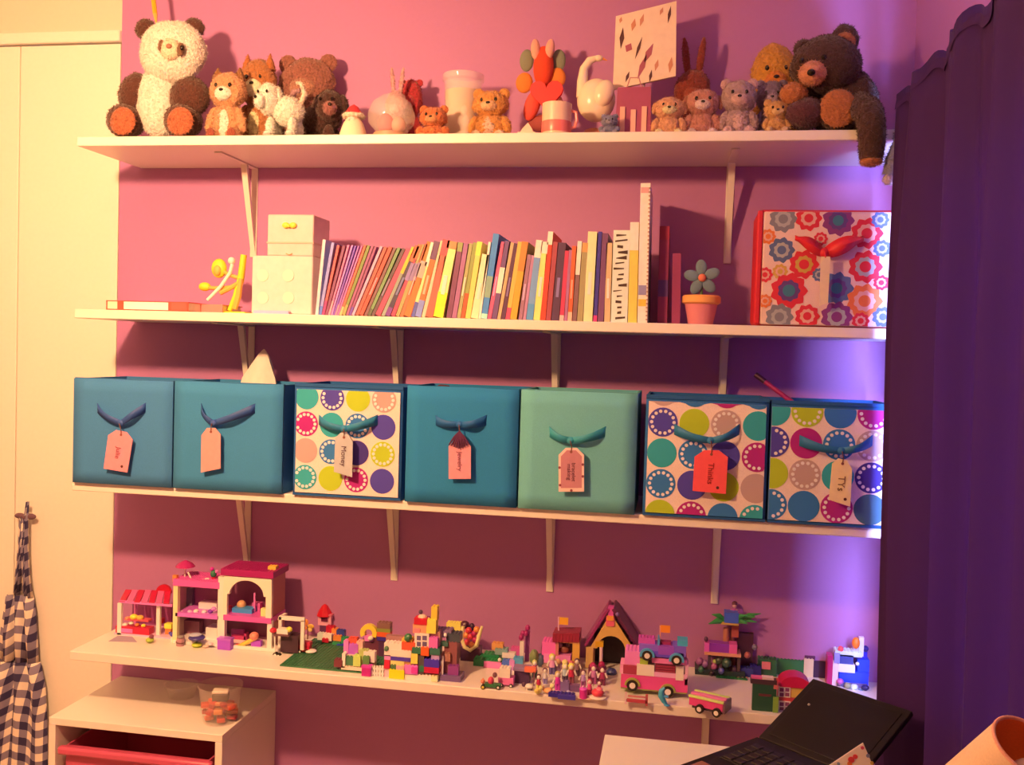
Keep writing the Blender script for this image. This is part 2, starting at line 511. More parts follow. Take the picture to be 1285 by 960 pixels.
G().box(-s, s, -s * .8, s * .8, 0, s).build('body', mat((.06, .05, .05), .4), tk, s * .15)
G().box(-s, s, -s * .8, s * .8, s, s * 1.35).build('lid', mat((.8, .75, .7), .4), tk, s * .1)
c, p, r, h = cup(228, 874, 40, 16, 'shallow clear dish on the white cabinet behind the cup', False, 'clear_dish')

# ------------------------------------------------------------------ desk, laptop, card, basket in the lower right corner
DZ = .66
def desk():
    d = thing('desk', 'white desk in the lower right corner under the laptop', 'desk', (1.323, 0, FL))
    H = DZ - FL
    G().box(0, .44, -1.20, -.629, H - .025, H).build('desk_top', M_SHELF, d, .002)
    for x in (.02, .38):
        for y in (-1.17, -.69):
            G().box(x, x + .04, y, y + .04, 0, H - .025).build('leg', M_SHELF, d, .002)
    G().box(.06, .38, -.675, -.66, H - .11, H - .025).build('apron_rail', M_SHELF, d)
desk()
def laptop():
    Hq = Pz(950, 925, DZ + .02)
    l = thing('laptop', 'open black laptop standing on the white desk before the lowest shelf', 'laptop', (0, 0, 0))
    # hinge runs from Hq towards the viewer, lid leans far back
    ex = Vector((.668, .744, 0)); ey = Vector((.744, -.668, 0))
    D0, W0 = .205, .20
    o = Vector((Hq.x, Hq.y, DZ))
    def P(a, b, z): return o + ex * a + ey * b + Vector((0, 0, z))
    def slab(name, pts, up, mt, parent):
        v = [p for p in pts] + [p + up for p in pts]
        return G().add(v, [(0, 1, 2, 3), (7, 6, 5, 4), (0, 4, 5, 1), (1, 5, 6, 2), (2, 6, 7, 3), (3, 7, 4, 0)]).build(name, mt, parent, .002)
    blk = mat((.008, .005, .005), .55)
    base = slab('base', [P(-D0, 0, .001), P(0, 0, .001), P(0, W0, .001), P(-D0, W0, .001)], Vector((0, 0, .02)), blk, l)
    slab('keyboard', [P(-D0 * .62, .02, .0212), P(-.03, .02, .0212), P(-.03, W0 - .02, .0212), P(-D0 * .62, W0 - .02, .0212)], Vector((0, 0, .0015)), mat((.015, .012, .012), .5), base)
    kc = mat((.022, .017, .016), .5)
    for i in range(5):
        for j in range(7):
            a = -D0 * .60 + i * .0185; b = .024 + j * .0212
            slab('key', [P(a, b, .0228), P(a + .015, b, .0228), P(a + .015, b + .017, .0228), P(a, b + .017, .0228)], Vector((0, 0, .002)), kc, base)
    slab('touchpad', [P(-D0 * .95, .07, .0212), P(-D0 * .70, .07, .0212), P(-D0 * .70, .14, .0212), P(-D0 * .95, .14, .0212)], Vector((0, 0, .0008)), mat((.07, .06, .06), .3), base)
    slab('sticker', [P(-D0 * .97, .012, .0212), P(-D0 * .80, .012, .0212), P(-D0 * .80, .05, .0212), P(-D0 * .97, .05, .0212)], Vector((0, 0, .0006)), mat((.35, .16, .12), .5), base)
    lean = R(64.9)
    up = Vector((0, 0, math.cos(lean))) + ex * math.sin(lean)
    LH = .178
    nrm = ey.cross(up).normalized()
    if nrm.z < 0: nrm = -nrm
    lid = slab('lid', [P(.004, 0, .02), P(.004, 0, .02) + up * LH, P(.004, W0, .02) + up * LH, P(.004, W0, .02)], -nrm * .010, blk, l)
    slab('screen', [P(.004, .012, .02) + up * .014 + nrm * .0002, P(.004, .012, .02) + up * (LH - .014) + nrm * .0002,
                    P(.004, W0 - .012, .02) + up * (LH - .014) + nrm * .0002, P(.004, W0 - .012, .02) + up * .014 + nrm * .0002], nrm * .0012, mat((.006, .004, .004), .45), lid)
    q = P(.004, .035, .02) + up * (LH * .62) + nrm * .002
    G().ell(q, .0025, 8, 6).build('webcam_light', mat((.5, .5, .5), .3), lid)
laptop()
def desk_card():
    y = -.86
    P = [Py(u, v, y) for u, v in ((1083, 932), (1108, 990), (1058, 1018), (1032, 966))]
    c = thing('greeting_card', 'white card with red print propped before the black laptop', 'card', P[0])
    cd_ = G().prism([(p.x - P[0].x, p.z - P[0].z) for p in P], -.001, .001).build('card', mat((.82, .76, .70), .6, 'paper'), c)
    for u, v, r, col in ((1068, 953, 4, (.7, .05, .06)), (1073, 949, 3, (.7, .05, .06)), (1066, 958, 3, (.75, .2, .05)), (1082, 938, 2.2, (.7, .1, .2)), (1089, 948, 2.4, (.2, .25, .4)), (1094, 957, 2.2, (.6, .4, .05)), (1078, 963, 3, (.7, .05, .06)), (1052, 958, 2, (.2, .3, .45))):
        p = Py(u, v, y) - P[0]
        G().cyl((p.x, -.0018, p.z), (p.x, -.0008, p.z), r * mpp(P[0]), n=10).build('print_spot', mat(col, .5), cd_)
desk_card()
def floor_lamp():
    c0 = Py(1290, 939, -1.45)
    b = thing('floor_lamp', 'cream lampshade with orange lining tilted at the lower right edge', 'lamp', (c0.x + .02, c0.y, FL))
    z = c0.z - FL
    T = Matrix.Translation((-.02, 0, z)) @ Matrix.Rotation(R(20), 4, 'Y') @ Matrix.Rotation(R(28), 4, 'X')
    r, h = .033, .10
    sh = G().lathe([(r * 1.32, -h), (r * 1.16, -h * .5), (r, 0)], 40, M=T, top=False)
    sh.f.pop(sh.f.index(next(f for f in sh.f if len(f) == 40))); sh.m.pop()
    sh.build('shade', mat((.82, .64, .48), .9, 'cloth'), b)
    ln = G().lathe([(r * 1.28, -h), (r * 1.12, -h * .5), (r * .94, .0005)], 40, M=T, top=False)
    ln.f.pop(ln.f.index(next(f for f in ln.f if len(f) == 40))); ln.m.pop()
    ln.build('lining', mat((.80, .22, .06), .9, 'cloth'), b)
    pts = [T @ Vector((r * .97 * math.cos(a * math.pi / 18), r * .97 * math.sin(a * math.pi / 18), .001)) for a in range(37)]
    G().tube(pts, .0018).build('shade_rim', mat((.80, .42, .36), .9, 'cloth'), b)
    mm = mat((.5, .45, .4), .35, 'metal')
    G().lathe([(.10, 0), (.10, .012), (.012, .022)], 28).build('base', mm, b)
    G().cyl((0, 0, .02), (-.02, 0, z - .04), .008).build('pole', mm, b)
    G().ell((-.02, 0, z - .03), (.016, .016, .02)).build('bulb', mat((.8, .6, .5), .3), b)
floor_lamp()
# ------------------------------------------------------------------ fabric bins on the third shelf
TURQ, PURP, LIME, TAN, MAG, BLUE, NAVY = ((.03, .42, .55), (.07, .06, .50), (.42, .62, .03), (.50, .38, .42), (.42, .015, .28), (.03, .20, .62), (.05, .03, .30))
M_PRINT = mat((.84, .74, .74), .85, 'cloth')
M_BEAD = mat((.80, .80, .88), .8)
def ring(cx, cz, r, n=28): return [(cx + r * math.cos(2 * math.pi * i / n), cz + r * math.sin(2 * math.pi * i / n)) for i in range(n)]
FY = -.287                                            # front face of the bins
def bin_(u0, u1, v0, v1, col, label, dots=None, back=.24, side_gap=0):
    vm = (v0 + v1) / 2
    x0, x1 = Py(u0, vm, FY).x, Py(u1, vm, FY).x
    w = x1 - x0
    h = Py((u0 + u1) / 2, v0, FY).z - Z3
    b = thing('storage_bin', label, 'storage bin', ((x0 + x1) / 2, FY, Z3 + .0005), 0, 'fabric storage bins')
    mc = mat(col, .9, 'cloth')
    hw = w / 2 - .0008
    t = .006
    # front panel with a slight sag in the cloth
    def panel(name, fn, mt, nx=9, nz=9, th=t):
        v, f = [], []
        for j in range(nz):
            for i in range(nx):
                v.append(fn(i / (nx - 1), j / (nz - 1)))
        for j in range(nz - 1):
            f += [(j * nx + i, j * nx + i + 1, (j + 1) * nx + i + 1, (j + 1) * nx + i) for i in range(nx - 1)]
        o = G().add(v, f).build(name, mt, b)
        sd = o.modifiers.new('cloth', 'SOLIDIFY'); sd.thickness = th; sd.offset = -1
        return o
    sd_ = random.random() * 9
    flat = 0 if dots else 1
    def fr(s, q):
        n = noise.noise(Vector((s * 2.1 + sd_, q * 2.3, 0)))
        e = 16 * s * (1 - s) * q * (1 - q)
        return (-hw + 2 * hw * s, flat * (.004 * n * e - .001 * e) , h * q + flat * .003 * math.sin(math.pi * s) * (q > .95) * n)
    panel('front_panel', fr, mc)
    bk = .214
    G().box(-hw, -hw + t, t * .5, bk, 0, h).build('side_panel', mc, b)
    G().box(hw - t, hw, t * .5, bk, 0, h).build('side_panel', mc, b)
    G().box(-hw + t, hw - t, bk - t, bk, 0, h).build('back_panel', mc, b)
    G().box(-hw + t, hw - t, t, bk - t, 0, .004).build('bottom_panel', mc, b)
    rim = mat(tuple(c * .75 for c in col), .9, 'cloth')
    G().box(-hw, hw, -.0022, .004, h - .006, h + .002).build('binding', rim, b)
    G().box(-hw, hw, -.0022, .004, 0, .005).build('binding', rim, b)
    if dots:
        bd, ox, oz, pitch, rr, cols = dots
        m_ = .006
        L_, R_, B_, T_ = -hw + (m_ if bd != 'l' else .001), hw - m_, .007, h - .012
        fp = G().box(L_, R_, -.0032, -.0012, B_, T_).build('printed_cover', M_PRINT, b)
        for i, colm in enumerate(cols):
            for j, d in enumerate(colm):
                cx, cz = -hw + ox + i * pitch, h - oz - j * pitch
                name, bead = d[0], len(d) > 1
                cc = {'t': TURQ, 'p': PURP, 'l': LIME, 'n': TAN, 'm': MAG, 'b': BLUE, 'k': NAVY, 'd': (.05, .16, .25)}[name]
                cl = lambda q: (min(max(q[0], L_), R_), min(max(q[1], B_), T_))
                pl = [cl(q) for q in ring(cx, cz, rr)]
                if max(p[0] for p in pl) - min(p[0] for p in pl) < .004 or max(p[1] for p in pl) - min(p[1] for p in pl) < .004: continue
                dd = list(dict.fromkeys((round(x, 6), round(z, 6)) for x, z in pl))
                o = G().prism(dd, -.0040, -.0031).build('printed_dot', mat(cc, .8), fp)
                if bead:
                    gb = G()
                    for q in range(14):
                        a = 2 * math.pi * q / 14
                        bx_, bz_ = cx + rr * .76 * math.cos(a), cz + rr * .76 * math.sin(a)
                        if L_ + .003 < bx_ < R_ - .003 and B_ + .003 < bz_ < T_ - .003:
                            gb.prism(ring(bx_, bz_, .0038, 8), -.0048, -.0039)
                    if gb.v:
                        k = gb.build('bead_print', M_BEAD, fp); k['kind'] = 'stuff'
    return b, (x0 + x1) / 2, h
AZ, TEAL, AQUA = (.05, .235, .60), (.018, .235, .60), (.14, .50, .60)
SPOT = (.02, .14, .48)
bins = []
bins.append(bin_(93.5, 218, 477, 606, AZ, 'plain blue fabric bin at the shelf end by the closet, pink tag'))
bins.append(bin_(219.5, 356, 481, 614, (.04, .25, .60), 'plain blue fabric bin with white tissue poking out behind'))
d3 = ('c', .030, .030, .0615, .0285, [['t', 'mo', 'n', 'to', 'b'], ['po', 't', 'bo', 'l', 'm'], ['l', 'bo', 'k', 'mo', 't'], ['no', 'p', 'lo', 'p', 'l']])
bins.append(bin_(368.5, 505, 484, 625, SPOT, 'spotted fabric bin with a pale blue tag, between two blue bins', d3))
bins.append(bin_(510, 650.5, 487, 633, TEAL, 'plain teal blue fabric bin with a pink tag and dark tassel'))
bins.append(bin_(652, 799, 492, 644, AQUA, 'plain light aqua fabric bin with wrinkled front'))
d6 = ('c', .037, -.010, .0665, .0315, [['n', 'po', 't', 'bo', 'l'], ['bo', 'l', 'bo', 'p', 'mo'], ['m', 'no', 'p', 'l', 'b'], ['bo', 't', 'mo', 'n', 'to']])
bins.append(bin_(808, 963.5, 499, 655, SPOT, 'spotted fabric bin with a bright red tag', d6))
d7 = ('l', .006, .020, .0665, .0325, [['t', 'po', 'l', 'bo', 'b'], ['lo', 'm', 'no', 'b', 'lo'], ['b', 'bo', 't', 'mo', 'n'], ['mo', 'no', 'ko', 'd', 'bo']])
bins.append(bin_(965, 1122, 506, 668, SPOT, 'spotted fabric bin with a cream tag beside the purple curtain', d7))
# ribbons and tags: ribbon = handle threaded through two slits, tag hangs from it
def ribbon(binrec, ul, ur, v, uk, vk, col, puff=.012):
    b, xc, h = binrec
    yb = FY - .005
    L_, R_, K = Py(ul, v, yb), Py(ur, v, yb), Py(uk, vk, yb - puff)
    mr = mat(col, .6, 'cloth')
    def strip(name, P0, P1, w, sag):
        v_, f_ = [], []
        n = 9
        for i in range(n):
            s = i / (n - 1)
            p = P0.lerp(P1, s)
            p = Vector((p.x, p.y - sag * math.sin(math.pi * s), p.z - .004 * math.sin(math.pi * s)))
            ww = w * (1 - .45 * s * s)
            tw = .6 * math.sin(math.pi * s)
            v_ += [(p.x - xc, p.y - FY - ww * tw, p.z + ww * math.cos(tw) - Z3), (p.x - xc, p.y - FY + .0 * ww, p.z - ww * math.cos(tw) - Z3)]
        for i in range(n - 1): f_.append((2 * i, 2 * i + 1, 2 * i + 3, 2 * i + 2))
        o = G().add(v_, f_).build(name, mr, b)
        sd = o.modifiers.new('cloth', 'SOLIDIFY'); sd.thickness = .0012
    strip('handle_ribbon', L_, K, .0115, .008)
    strip('handle_ribbon', R_, K, .0115, .014)
    G().ell((K.x - xc, K.y - FY, K.z - Z3), (.009, .006, .008)).build('ribbon_knot', mr, b)
    return K
def tag_(K, corners, col, words, label, tcol, edge=None, hole=False, tassel=None, size=.02, name='gift_tag'):
    """corners: top-left, top-right, bottom-right, bottom-left in pixels, card just in front of the bin"""
    yt = K.y - .006
    P = [Py(u, v, yt) for u, v in corners]
    c = (P[0] + P[1] + P[2] + P[3]) / 4
    t = thing(name, label, 'gift tag', (K.x, yt, K.z), 0, 'gift tags on the bins')
    q = [p - Vector((K.x, yt, K.z)) for p in P]
    ex = (q[1] - q[0]); ez = (q[0] - q[3])
    def at(s, r): return q[3] + ex * s + ez * r + (q[2] - q[3] - ex) * s * (1 - r)
    out = [at(0, 0), at(1, 0), at(1, .84), at(.72, 1.0), at(.28, 1.0), at(0, .84)]
    poly = [(p.x, p.z) for p in out]
    mt = mat(col, .7, 'paper')
    cd_ = G().prism(poly, -.0008, .0008).build('card', mt, t, .0004)
    cx = sum(p[0] for p in poly) / 6; cz = sum(p[1] for p in poly) / 6
    if edge:
        inner = [(cx + (x - cx) * .82, cz + (z - cz) * .86) for x, z in poly]
        G().prism(inner, -.0014, -.0007).build('inner_card', mat(edge, .7, 'paper'), t)
    top = at(.5, .97)
    G().tube([top + Vector((0, -.001, -.004)), top + Vector((.001, -.003, .006)), Vector((0, -.002, 0))], .0011, 6).build('string', mat((.18, .08, .06), .9), t)
    G().cyl((top.x, -.0016, top.z - .006), (top.x, -.0009, top.z - .006), .003, n=12).build('eyelet', mat((.25, .08, .07), .6), t)
    mid = at(.5, .45)
    dirv = (at(.5, 0) - at(.5, 1)).normalized()
    ang = math.atan2(dirv.z, dirv.x)
    M = Matrix.Translation((mid.x, -.0019, mid.z)) @ Matrix.Rotation(-ang, 4, 'Y') @ Matrix.Rotation(R(90), 4, 'X')
    for i, wd in enumerate(words):
        off = (len(words) - 1) / 2 - i
        text_mesh(wd, size, mat(tcol, .7), t, M @ Matrix.Translation((0, off * size * .8, 0)))
    if hole:
        hp = at(.74, .13)
        G().cyl((hp.x, -.0016, hp.z), (hp.x, -.0008, hp.z), .0032, n=12).build('punched_hole', mat((.10, .03, .03), .7), t)
    return t, at
BLK = (.03, .012, .02)
K = ribbon(bins[0], 121, 184, 511, 152, 531, (.03, .10, .42))
t, at = tag_(K, [(137, 538), (168, 544), (160, 593), (130, 588)], (.80, .30, .42), ['Julie'], 'pink hang tag with chamfered corners on the blue bin nearest the closet', (.25, .05, .10), hole=True, size=.017)
K = ribbon(bins[1], 252, 322, 512, 268, 531, (.03, .10, .40))
tag_(K, [(253, 537), (277, 537), (277, 588), (252, 593)], (.66, .34, .38), [], 'plain dusty pink tag on the blue bin with tissue', BLK)
K = ribbon(bins[2], 400, 474, 527, 432, 538, (.02, .24, .50), .016)
tag_(K, [(421, 542), (443, 546), (442, 599), (419, 592)], (.46, .52, .62), ['Money'], 'pale blue tag lettered in dark ink on a spotted bin', (.10, .05, .10), size=.017)
K = ribbon(bins[3], 545, 612, 527, 577, 533, (.01, .13, .46))
t, at = tag_(K, [(563, 552), (591, 552), (591, 601), (563, 601)], (.70, .32, .45), ['Jewelry'], 'pink tag with a dark tassel on the teal blue bin', (.22, .05, .12), size=.0145)
tm = mat((.10, .025, .10), .95, 'cloth')
for i in range(9):
    s = (i - 4) / 4
    a = at(.5, 1.22); e = at(.5 + s * .46, .78 + .10 * abs(s))
    G().tube([a + Vector((0, -.003, 0)), a.lerp(e, .5) + Vector((0, -.007, .002)), e + Vector((0, -.005, 0))], [.002, .0024, .0016], 6).build('tassel_thread', tm, t)
K = ribbon(bins[4], 688, 762, 541, 716, 553, (.03, .34, .50))
t, at = tag_(K, [(701, 562), (733, 562), (733, 617), (701, 617)], (.85, .66, .66), ['bracelet', 'making'], 'white edged mauve tag with two lines of small lettering on the aqua bin', (.10, .02, .06), edge=(.52, .24, .34), size=.0125)
for (s, r) in ((.06, .15), (.95, .35), (.95, .62), (.04, .55), (.5, .03)):
    p = at(s, r); G().cyl((p.x, -.0015, p.z), (p.x, -.0007, p.z), .003, n=8).build('edge_spot', mat((.25, .06, .10), .8), t)
K = ribbon(bins[5], 846, 928, 539, 892, 553, (.02, .20, .46), .016)
tag_(K, [(872, 565), (914, 565), (911, 620), (869, 616)], (.86, .10, .13), ['Thinks'], 'bright red tag with scalloped edge on a spotted bin', (.28, .01, .02), hole=True, size=.017)
K = ribbon(bins[6], 1003, 1095, 553, 1056, 566, (.015, .17, .46), .016)
tag_(K, [(1045, 573), (1070, 580), (1067, 636), (1040, 627)], (.88, .76, .45), ['TYs'], 'cream tag with a punched hole on the spotted bin by the curtain', (.20, .10, .06), hole=True, size=.020)
# tissue, pen and scraps sticking out of the bins
def tissue():
    p = Py(325, 470, -.10)
    t = thing('tissue', 'crumpled white tissue paper peaking out of the blue bin', 'tissue', (p.x, -.10, Z3 + .20))
    top = Py(328, 438, -.10).z - (Z3 + .20)
    g = G(); v = []; n = 14
    for j, (s, zz) in enumerate(((1.05, 0), (.74, .45), (.40, .75), (.20, .9), (.03, 1))):
        for i in range(n):
            a = 2 * math.pi * i / n
            rr = .062 * s * (1 + .5 * noise.noise(Vector((math.cos(a) * 2.4, math.sin(a) * 2.4, zz * 4))))
            v.append((rr * math.cos(a) + .012 * zz, rr * .6 * math.sin(a), top * zz))
    f = [(j * n + i, j * n + (i + 1) % n, (j + 1) * n + (i + 1) % n, (j + 1) * n + i) for j in range(4) for i in range(n)] + [tuple(range(4 * n, 5 * n))]
    g.add(v, f).build('tissue_sheet', mat((.85, .80, .78), .8, 'paper'), t)
tissue()
p0, p1 = Py(948, 470, -.12), Py(1004, 512, -.16)
pn = thing('felt_pen', 'dark pink felt pen leaning out of the spotted bin', 'pen', p0)
d = (p1 - p0)
G().cyl((0, 0, 0), d * .22, .0065, .0065).build('pen_cap', mat((.05, .01, .05), .3), pn)
G().cyl(d * .22, d * 1.8, .0055).build('barrel', mat((.40, .02, .16), .3), pn)
p = Py(556, 486, -.15)
sc_ = thing('hair_clip', 'dark scrap of trimming peeping over the teal blue bin', 'trimming', (p.x, -.15, p.z))
G().ell((0, 0, -.004), (.022, .01, .010), jit=.3).build('cloth_puff', mat((.10, .03, .05), .9, 'cloth'), sc_)
G().tube([(0, 0, -.01), (.004, 0, -.08), (.0, 0, p.z * 0 - (p.z - Z3) + .008)], .003, 6).build('stem', mat((.10, .03, .05), .9), sc_)
# ------------------------------------------------------------------ second shelf: the row of picture books
def c2(r, g, b, u): return mat(A(r, g, b, u, 2), .55, 'paper')
ORD = ['first', 'second', 'third', 'fourth', 'fifth', 'sixth', 'seventh', 'eighth', 'ninth', 'tenth', 'eleventh', 'twelfth', 'thirteenth', 'fourteenth', 'fifteenth', 'sixteenth', 'seventeenth', 'eighteenth', 'nineteenth', 'twentieth']
def ordinal(n):
    if n <= 20: return ORD[n - 1]
    t = ['twenty', 'thirty', 'forty', 'fifty', 'sixty'][n // 10 - 2]
    if n % 10 == 0: return t[:-1] + 'ieth'
    return t + '-' + ORD[n % 10 - 1]
# bottom-left u, bottom-right u, top-left u, top v, colour, word, bands [(from, to, colour)] as a share of the height
BK = [
 (395.5, 399.5, 405, 301, (226, 175, 165), 'pale pink', []), (399.8, 403.8, 416, 305, (150, 125, 140), 'blue-grey', [(0, .12, (90, 100, 130))]),
 (404, 407.5, 423, 308, (215, 80, 65), 'red', [(0, .2, (190, 50, 80))]), (407.8, 411.5, 430, 309, (135, 60, 70), 'dark maroon', []),
 (411.8, 414.6, 436, 308, (225, 100, 105), 'pink', [(0, .2, (230, 130, 110))]), (414.8, 417.4, 441, 308, (190, 110, 130), 'mauve', []),
 (417.6, 420, 445, 309, (130, 70, 120), 'purple', []), (420.2, 422.6, 449, 309, (165, 85, 120), 'plum', [(0, .15, (220, 120, 110))]),
 (422.8, 425.4, 453, 309, (205, 95, 115), 'rose pink', []), (425.6, 429, 457, 308, (228, 90, 55), 'orange-red', [(0, .12, (235, 150, 80))]),
 (429.2, 433.4, 461, 309, (125, 115, 50), 'olive green', [(0, .15, (160, 130, 60))]), (433.8, 437.4, 466, 309, (160, 75, 85), 'dusty maroon', []),
 (437.6, 441, 470, 310, (150, 65, 80), 'wine red', [(0, .12, (110, 60, 110))]), (441.2, 445, 477, 310, (225, 140, 130), 'light rose', []),
 (446, 450.6, 482, 311, (180, 80, 55), 'rust brown', []), (450.8, 456, 488, 311, (222, 75, 50), 'bright red-orange', []),
 (457, 461, 494, 312, (130, 75, 60), 'brown', []), (461.2, 465.6, 499, 312, (120, 125, 65), 'moss green', [(.0, .1, (90, 80, 50))]),
 (466, 470.4, 505, 313, (100, 65, 55), 'dark brown', []), (471, 478, 510, 314, (215, 65, 70), 'thick red', []),
 (478.4, 483, 517, 311, (150, 130, 90), 'grey-green', [(.62, 1, (240, 160, 40))]), (483.4, 490, 521, 310, (70, 50, 55), 'charcoal', [(0, .12, (120, 50, 90)), (.78, 1, (225, 90, 50))]),
 (490.4, 496, 525, 308, (205, 60, 65), 'crimson', [(.5, .74, (150, 105, 115)), (.8, 1, (230, 100, 50))]), (496.4, 501.4, 529, 308, (165, 130, 65), 'olive brown', [(.5, .74, (150, 105, 110))]),
 (501.8, 506.4, 533, 307, (222, 95, 50), 'burnt orange', [(.5, .74, (160, 110, 110))]), (506.8, 515.6, 536, 305, (245, 100, 40), 'orange', [(.52, .74, (200, 140, 100))]),
 (516, 520.6, 541, 305, (240, 185, 95), 'pale yellow', [(.68, 1, (250, 215, 160)), (0, .2, (90, 80, 110))]), (521, 528.6, 545, 304, (238, 95, 40), 'orange and purple', [(.76, 1, (110, 60, 70)), (0, .22, (135, 120, 150))]),
 (529, 533.6, 553, 303, (205, 165, 105), 'khaki', []), (534, 543.4, 556, 302, (230, 85, 55), 'thick orange-red', [(.8, 1, (235, 70, 60))]),
 (544, 556.4, 562, 304, (245, 195, 95), 'broad yellow', [(0, .33, (250, 200, 30)), (.9, 1, (235, 120, 60))]), (560, 566.6, 575, 305, (125, 55, 65), 'dark plum', [(.88, 1, (150, 130, 60))]),
 (567, 573, 582, 306, (165, 85, 95), 'dusky mauve', []), (573.4, 578, 589, 306, (170, 135, 70), 'tan olive', []),
 (578.4, 583.4, 594, 305, (150, 130, 55), 'leaf green', [(0, .33, (215, 75, 35))]), (583.8, 590.4, 599, 304, (240, 175, 70), 'golden yellow', [(.82, 1, (252, 205, 60))]),
 (590.8, 600, 605, 320, (240, 190, 115), 'short beige', []), (600.2, 603.4, 613, 304, (252, 225, 170), 'thin cream', []),
 (603.6, 611.4, 619, 294, (70, 115, 135), 'tall blue', [(.25, .5, (140, 140, 95)), (0, .06, (170, 190, 190))]), (611.6, 616.6, 629, 304, (225, 75, 85), 'raspberry red', []),
 (617, 623.6, 633, 303, (110, 60, 80), 'deep violet', [(.33, .66, (245, 225, 150))]), (624, 628.4, 641, 305, (205, 140, 80), 'caramel', []),  # pale middle band of the deep violet spine is a painted highlight
 (628.8, 634, 645, 306, (90, 40, 50), 'blackish plum', []), (634.4, 640, 650, 304, (238, 150, 55), 'amber', [(0, .15, (225, 60, 70))]),
 (640.2, 648.4, 655, 304, (235, 135, 35), 'broad orange', [(.62, 1, (230, 110, 40))]), (650.6, 655.6, 662, 320, (160, 90, 85), 'short mauve brown', []),
 (656, 660, 667, 321, (185, 105, 105), 'short dusty pink', []), (660.4, 669, 673, 302, (120, 130, 145), 'steel blue', [(.78, 1, (255, 245, 225)), (0, .2, (90, 125, 150))]),
 (669.4, 677.8, 680, 304, (242, 190, 80), 'sunny yellow', [(.85, 1, (252, 232, 180))]), (678, 684.6, 688, 291, (232, 55, 30), 'tall scarlet', [(.85, 1, (245, 225, 165))]),
 (685, 691.4, 694, 304, (170, 55, 50), 'brick red', []), (691.8, 701.4, 701, 305, (85, 40, 50), 'broad dark purple', []),
 (702, 707.6, 709, 315, (205, 45, 60), 'cherry red', [(0, .08, (235, 150, 110))]), (708, 712, 714, 314, (170, 85, 95), 'faded mauve', []),
 (712.4, 717.8, 718, 309, (228, 80, 35), 'vermilion', [(0, .12, (235, 150, 100))]), (718.2, 723.8, 725, 303, (135, 75, 60), 'brown and white', [(.58, 1, (255, 245, 220))]),
 (724.2, 731.4, 731, 305, (165, 120, 65), 'camel brown', [(.88, 1, (215, 130, 60))]), (732, 743.6, 738, 291, (238, 185, 105), 'tall broad cream', []),
 (744.6, 749.4, 751, 291, (65, 40, 90), 'navy', [(0, .07, (215, 45, 80))]), (750, 757.6, 756, 293, (120, 55, 70), 'plum grey', []),
 (758.4, 766, 761, 305, (215, 145, 85), 'sandy tan', []), (766.6, 787.6, 770, 289, (225, 185, 130), 'thick cream with black pattern', 'pattern'),
 (788.2, 799.4, 791, 279, (240, 165, 55), 'glossy yellow-orange', [(.72, 1, (255, 252, 240))]), (800, 812.6, 804, 230, (250, 190, 140), 'tallest pale spiral-edged', 'spiral'),
 (825, 837.6, 828, 284, (135, 25, 45), 'shadowed dark red', [(.86, 1, (150, 20, 35)), (.28, .45, (80, 30, 60))]), (843, 854, 844, 318, (150, 40, 55), 'shadowed short maroon', []),  # these dark reds have the tall book's shadow put into the colour
]
SY = -.252                                           # plane of the spines
for i, (b0, b1, t0, vt, col, word, bands) in enumerate(BK):
    sy = SY if i < 65 else -.22
    if i >= 64: sy = -.205
    pb, pb1, pt = Py(b0, 398, sy), Py(b1, 398, sy), Py(t0, vt, sy)
    H = pt.z - Z2
    w = pb1.x - pb.x
    ang = math.atan2(pt.x - pb.x, H)
    ln = H / math.cos(ang)
    th = max(.004, w * math.cos(ang) - .0006)
    dep = .16 if H < .24 else .195
    lab = '%s picture book, %s spine counted from the pale box' % (word, ordinal(i + 1))
    lift = th * math.sin(ang)
    bk = thing('picture_book', lab, 'book', (pb.x, sy, Z2 + .0006 + lift), 0, 'books standing on the second shelf')
    bk.rotation_euler = (0, ang, 0)
    cv = c2(*col, b0)
    t = min(.0016, th * .22)
    cover = G().box(0, th, 0, t, 0, ln)
    cover.box(0, t, t, dep, 0, ln); cover.box(th - t, th, t, dep, 0, ln)
    co = cover.build('cover', cv, bk)
    G().box(t, th - t, t + .002, dep - .004, .003, ln - .003).build('pages', mat((.8, .74, .62), .9, 'paper'), bk)
    if bands == 'pattern':
        rr = random.Random(5)
        for q in range(16):
            z = ln * (.03 + .06 * q)
            x0 = th * rr.uniform(.05, .4); x1 = th * rr.uniform(.6, .95)
            G().prism([(x0, z), (x1, z + rr.uniform(-.002, .004)), (x1, z + rr.uniform(.004, .007)), (x0, z + rr.uniform(.002, .006))], -.0007, .0002).build('printed_mark', mat((.06, .035, .03), .7), co)
    elif bands == 'spiral':
        for q in range(34):
            z = ln * (.02 + .0285 * q)
            G().cyl((th * .93, -.0015, z), (th * .93, -.0015, z + .0024), .0022, n=8).build('spiral_ring', mat((.45, .25, .22), .4), co)
        for z0, z1, c in ((.93, .97, (225, 130, 100)), (.12, .17, (235, 150, 40)), (.2, .27, (150, 110, 110))):
            G().box(.001, th * .85, -.0006, .0003, ln * z0, ln * z1).build('spine_band', c2(*c, b0), co)
    else:
        for z0, z1, c in bands:
            G().box(-.0001, th + .0001, -.0006, .0003, ln * z0, ln * z1).build('spine_band', c2(*c, b0), co)
        if (i * 7) % 3 == 0 and th > .007:
            G().box(th * .3, th * .7, -.0009, .0003, ln * .3, ln * .55).build('spine_title', mat(A(*[min(255, x + 55) for x in col], b0, 2), .6), co)

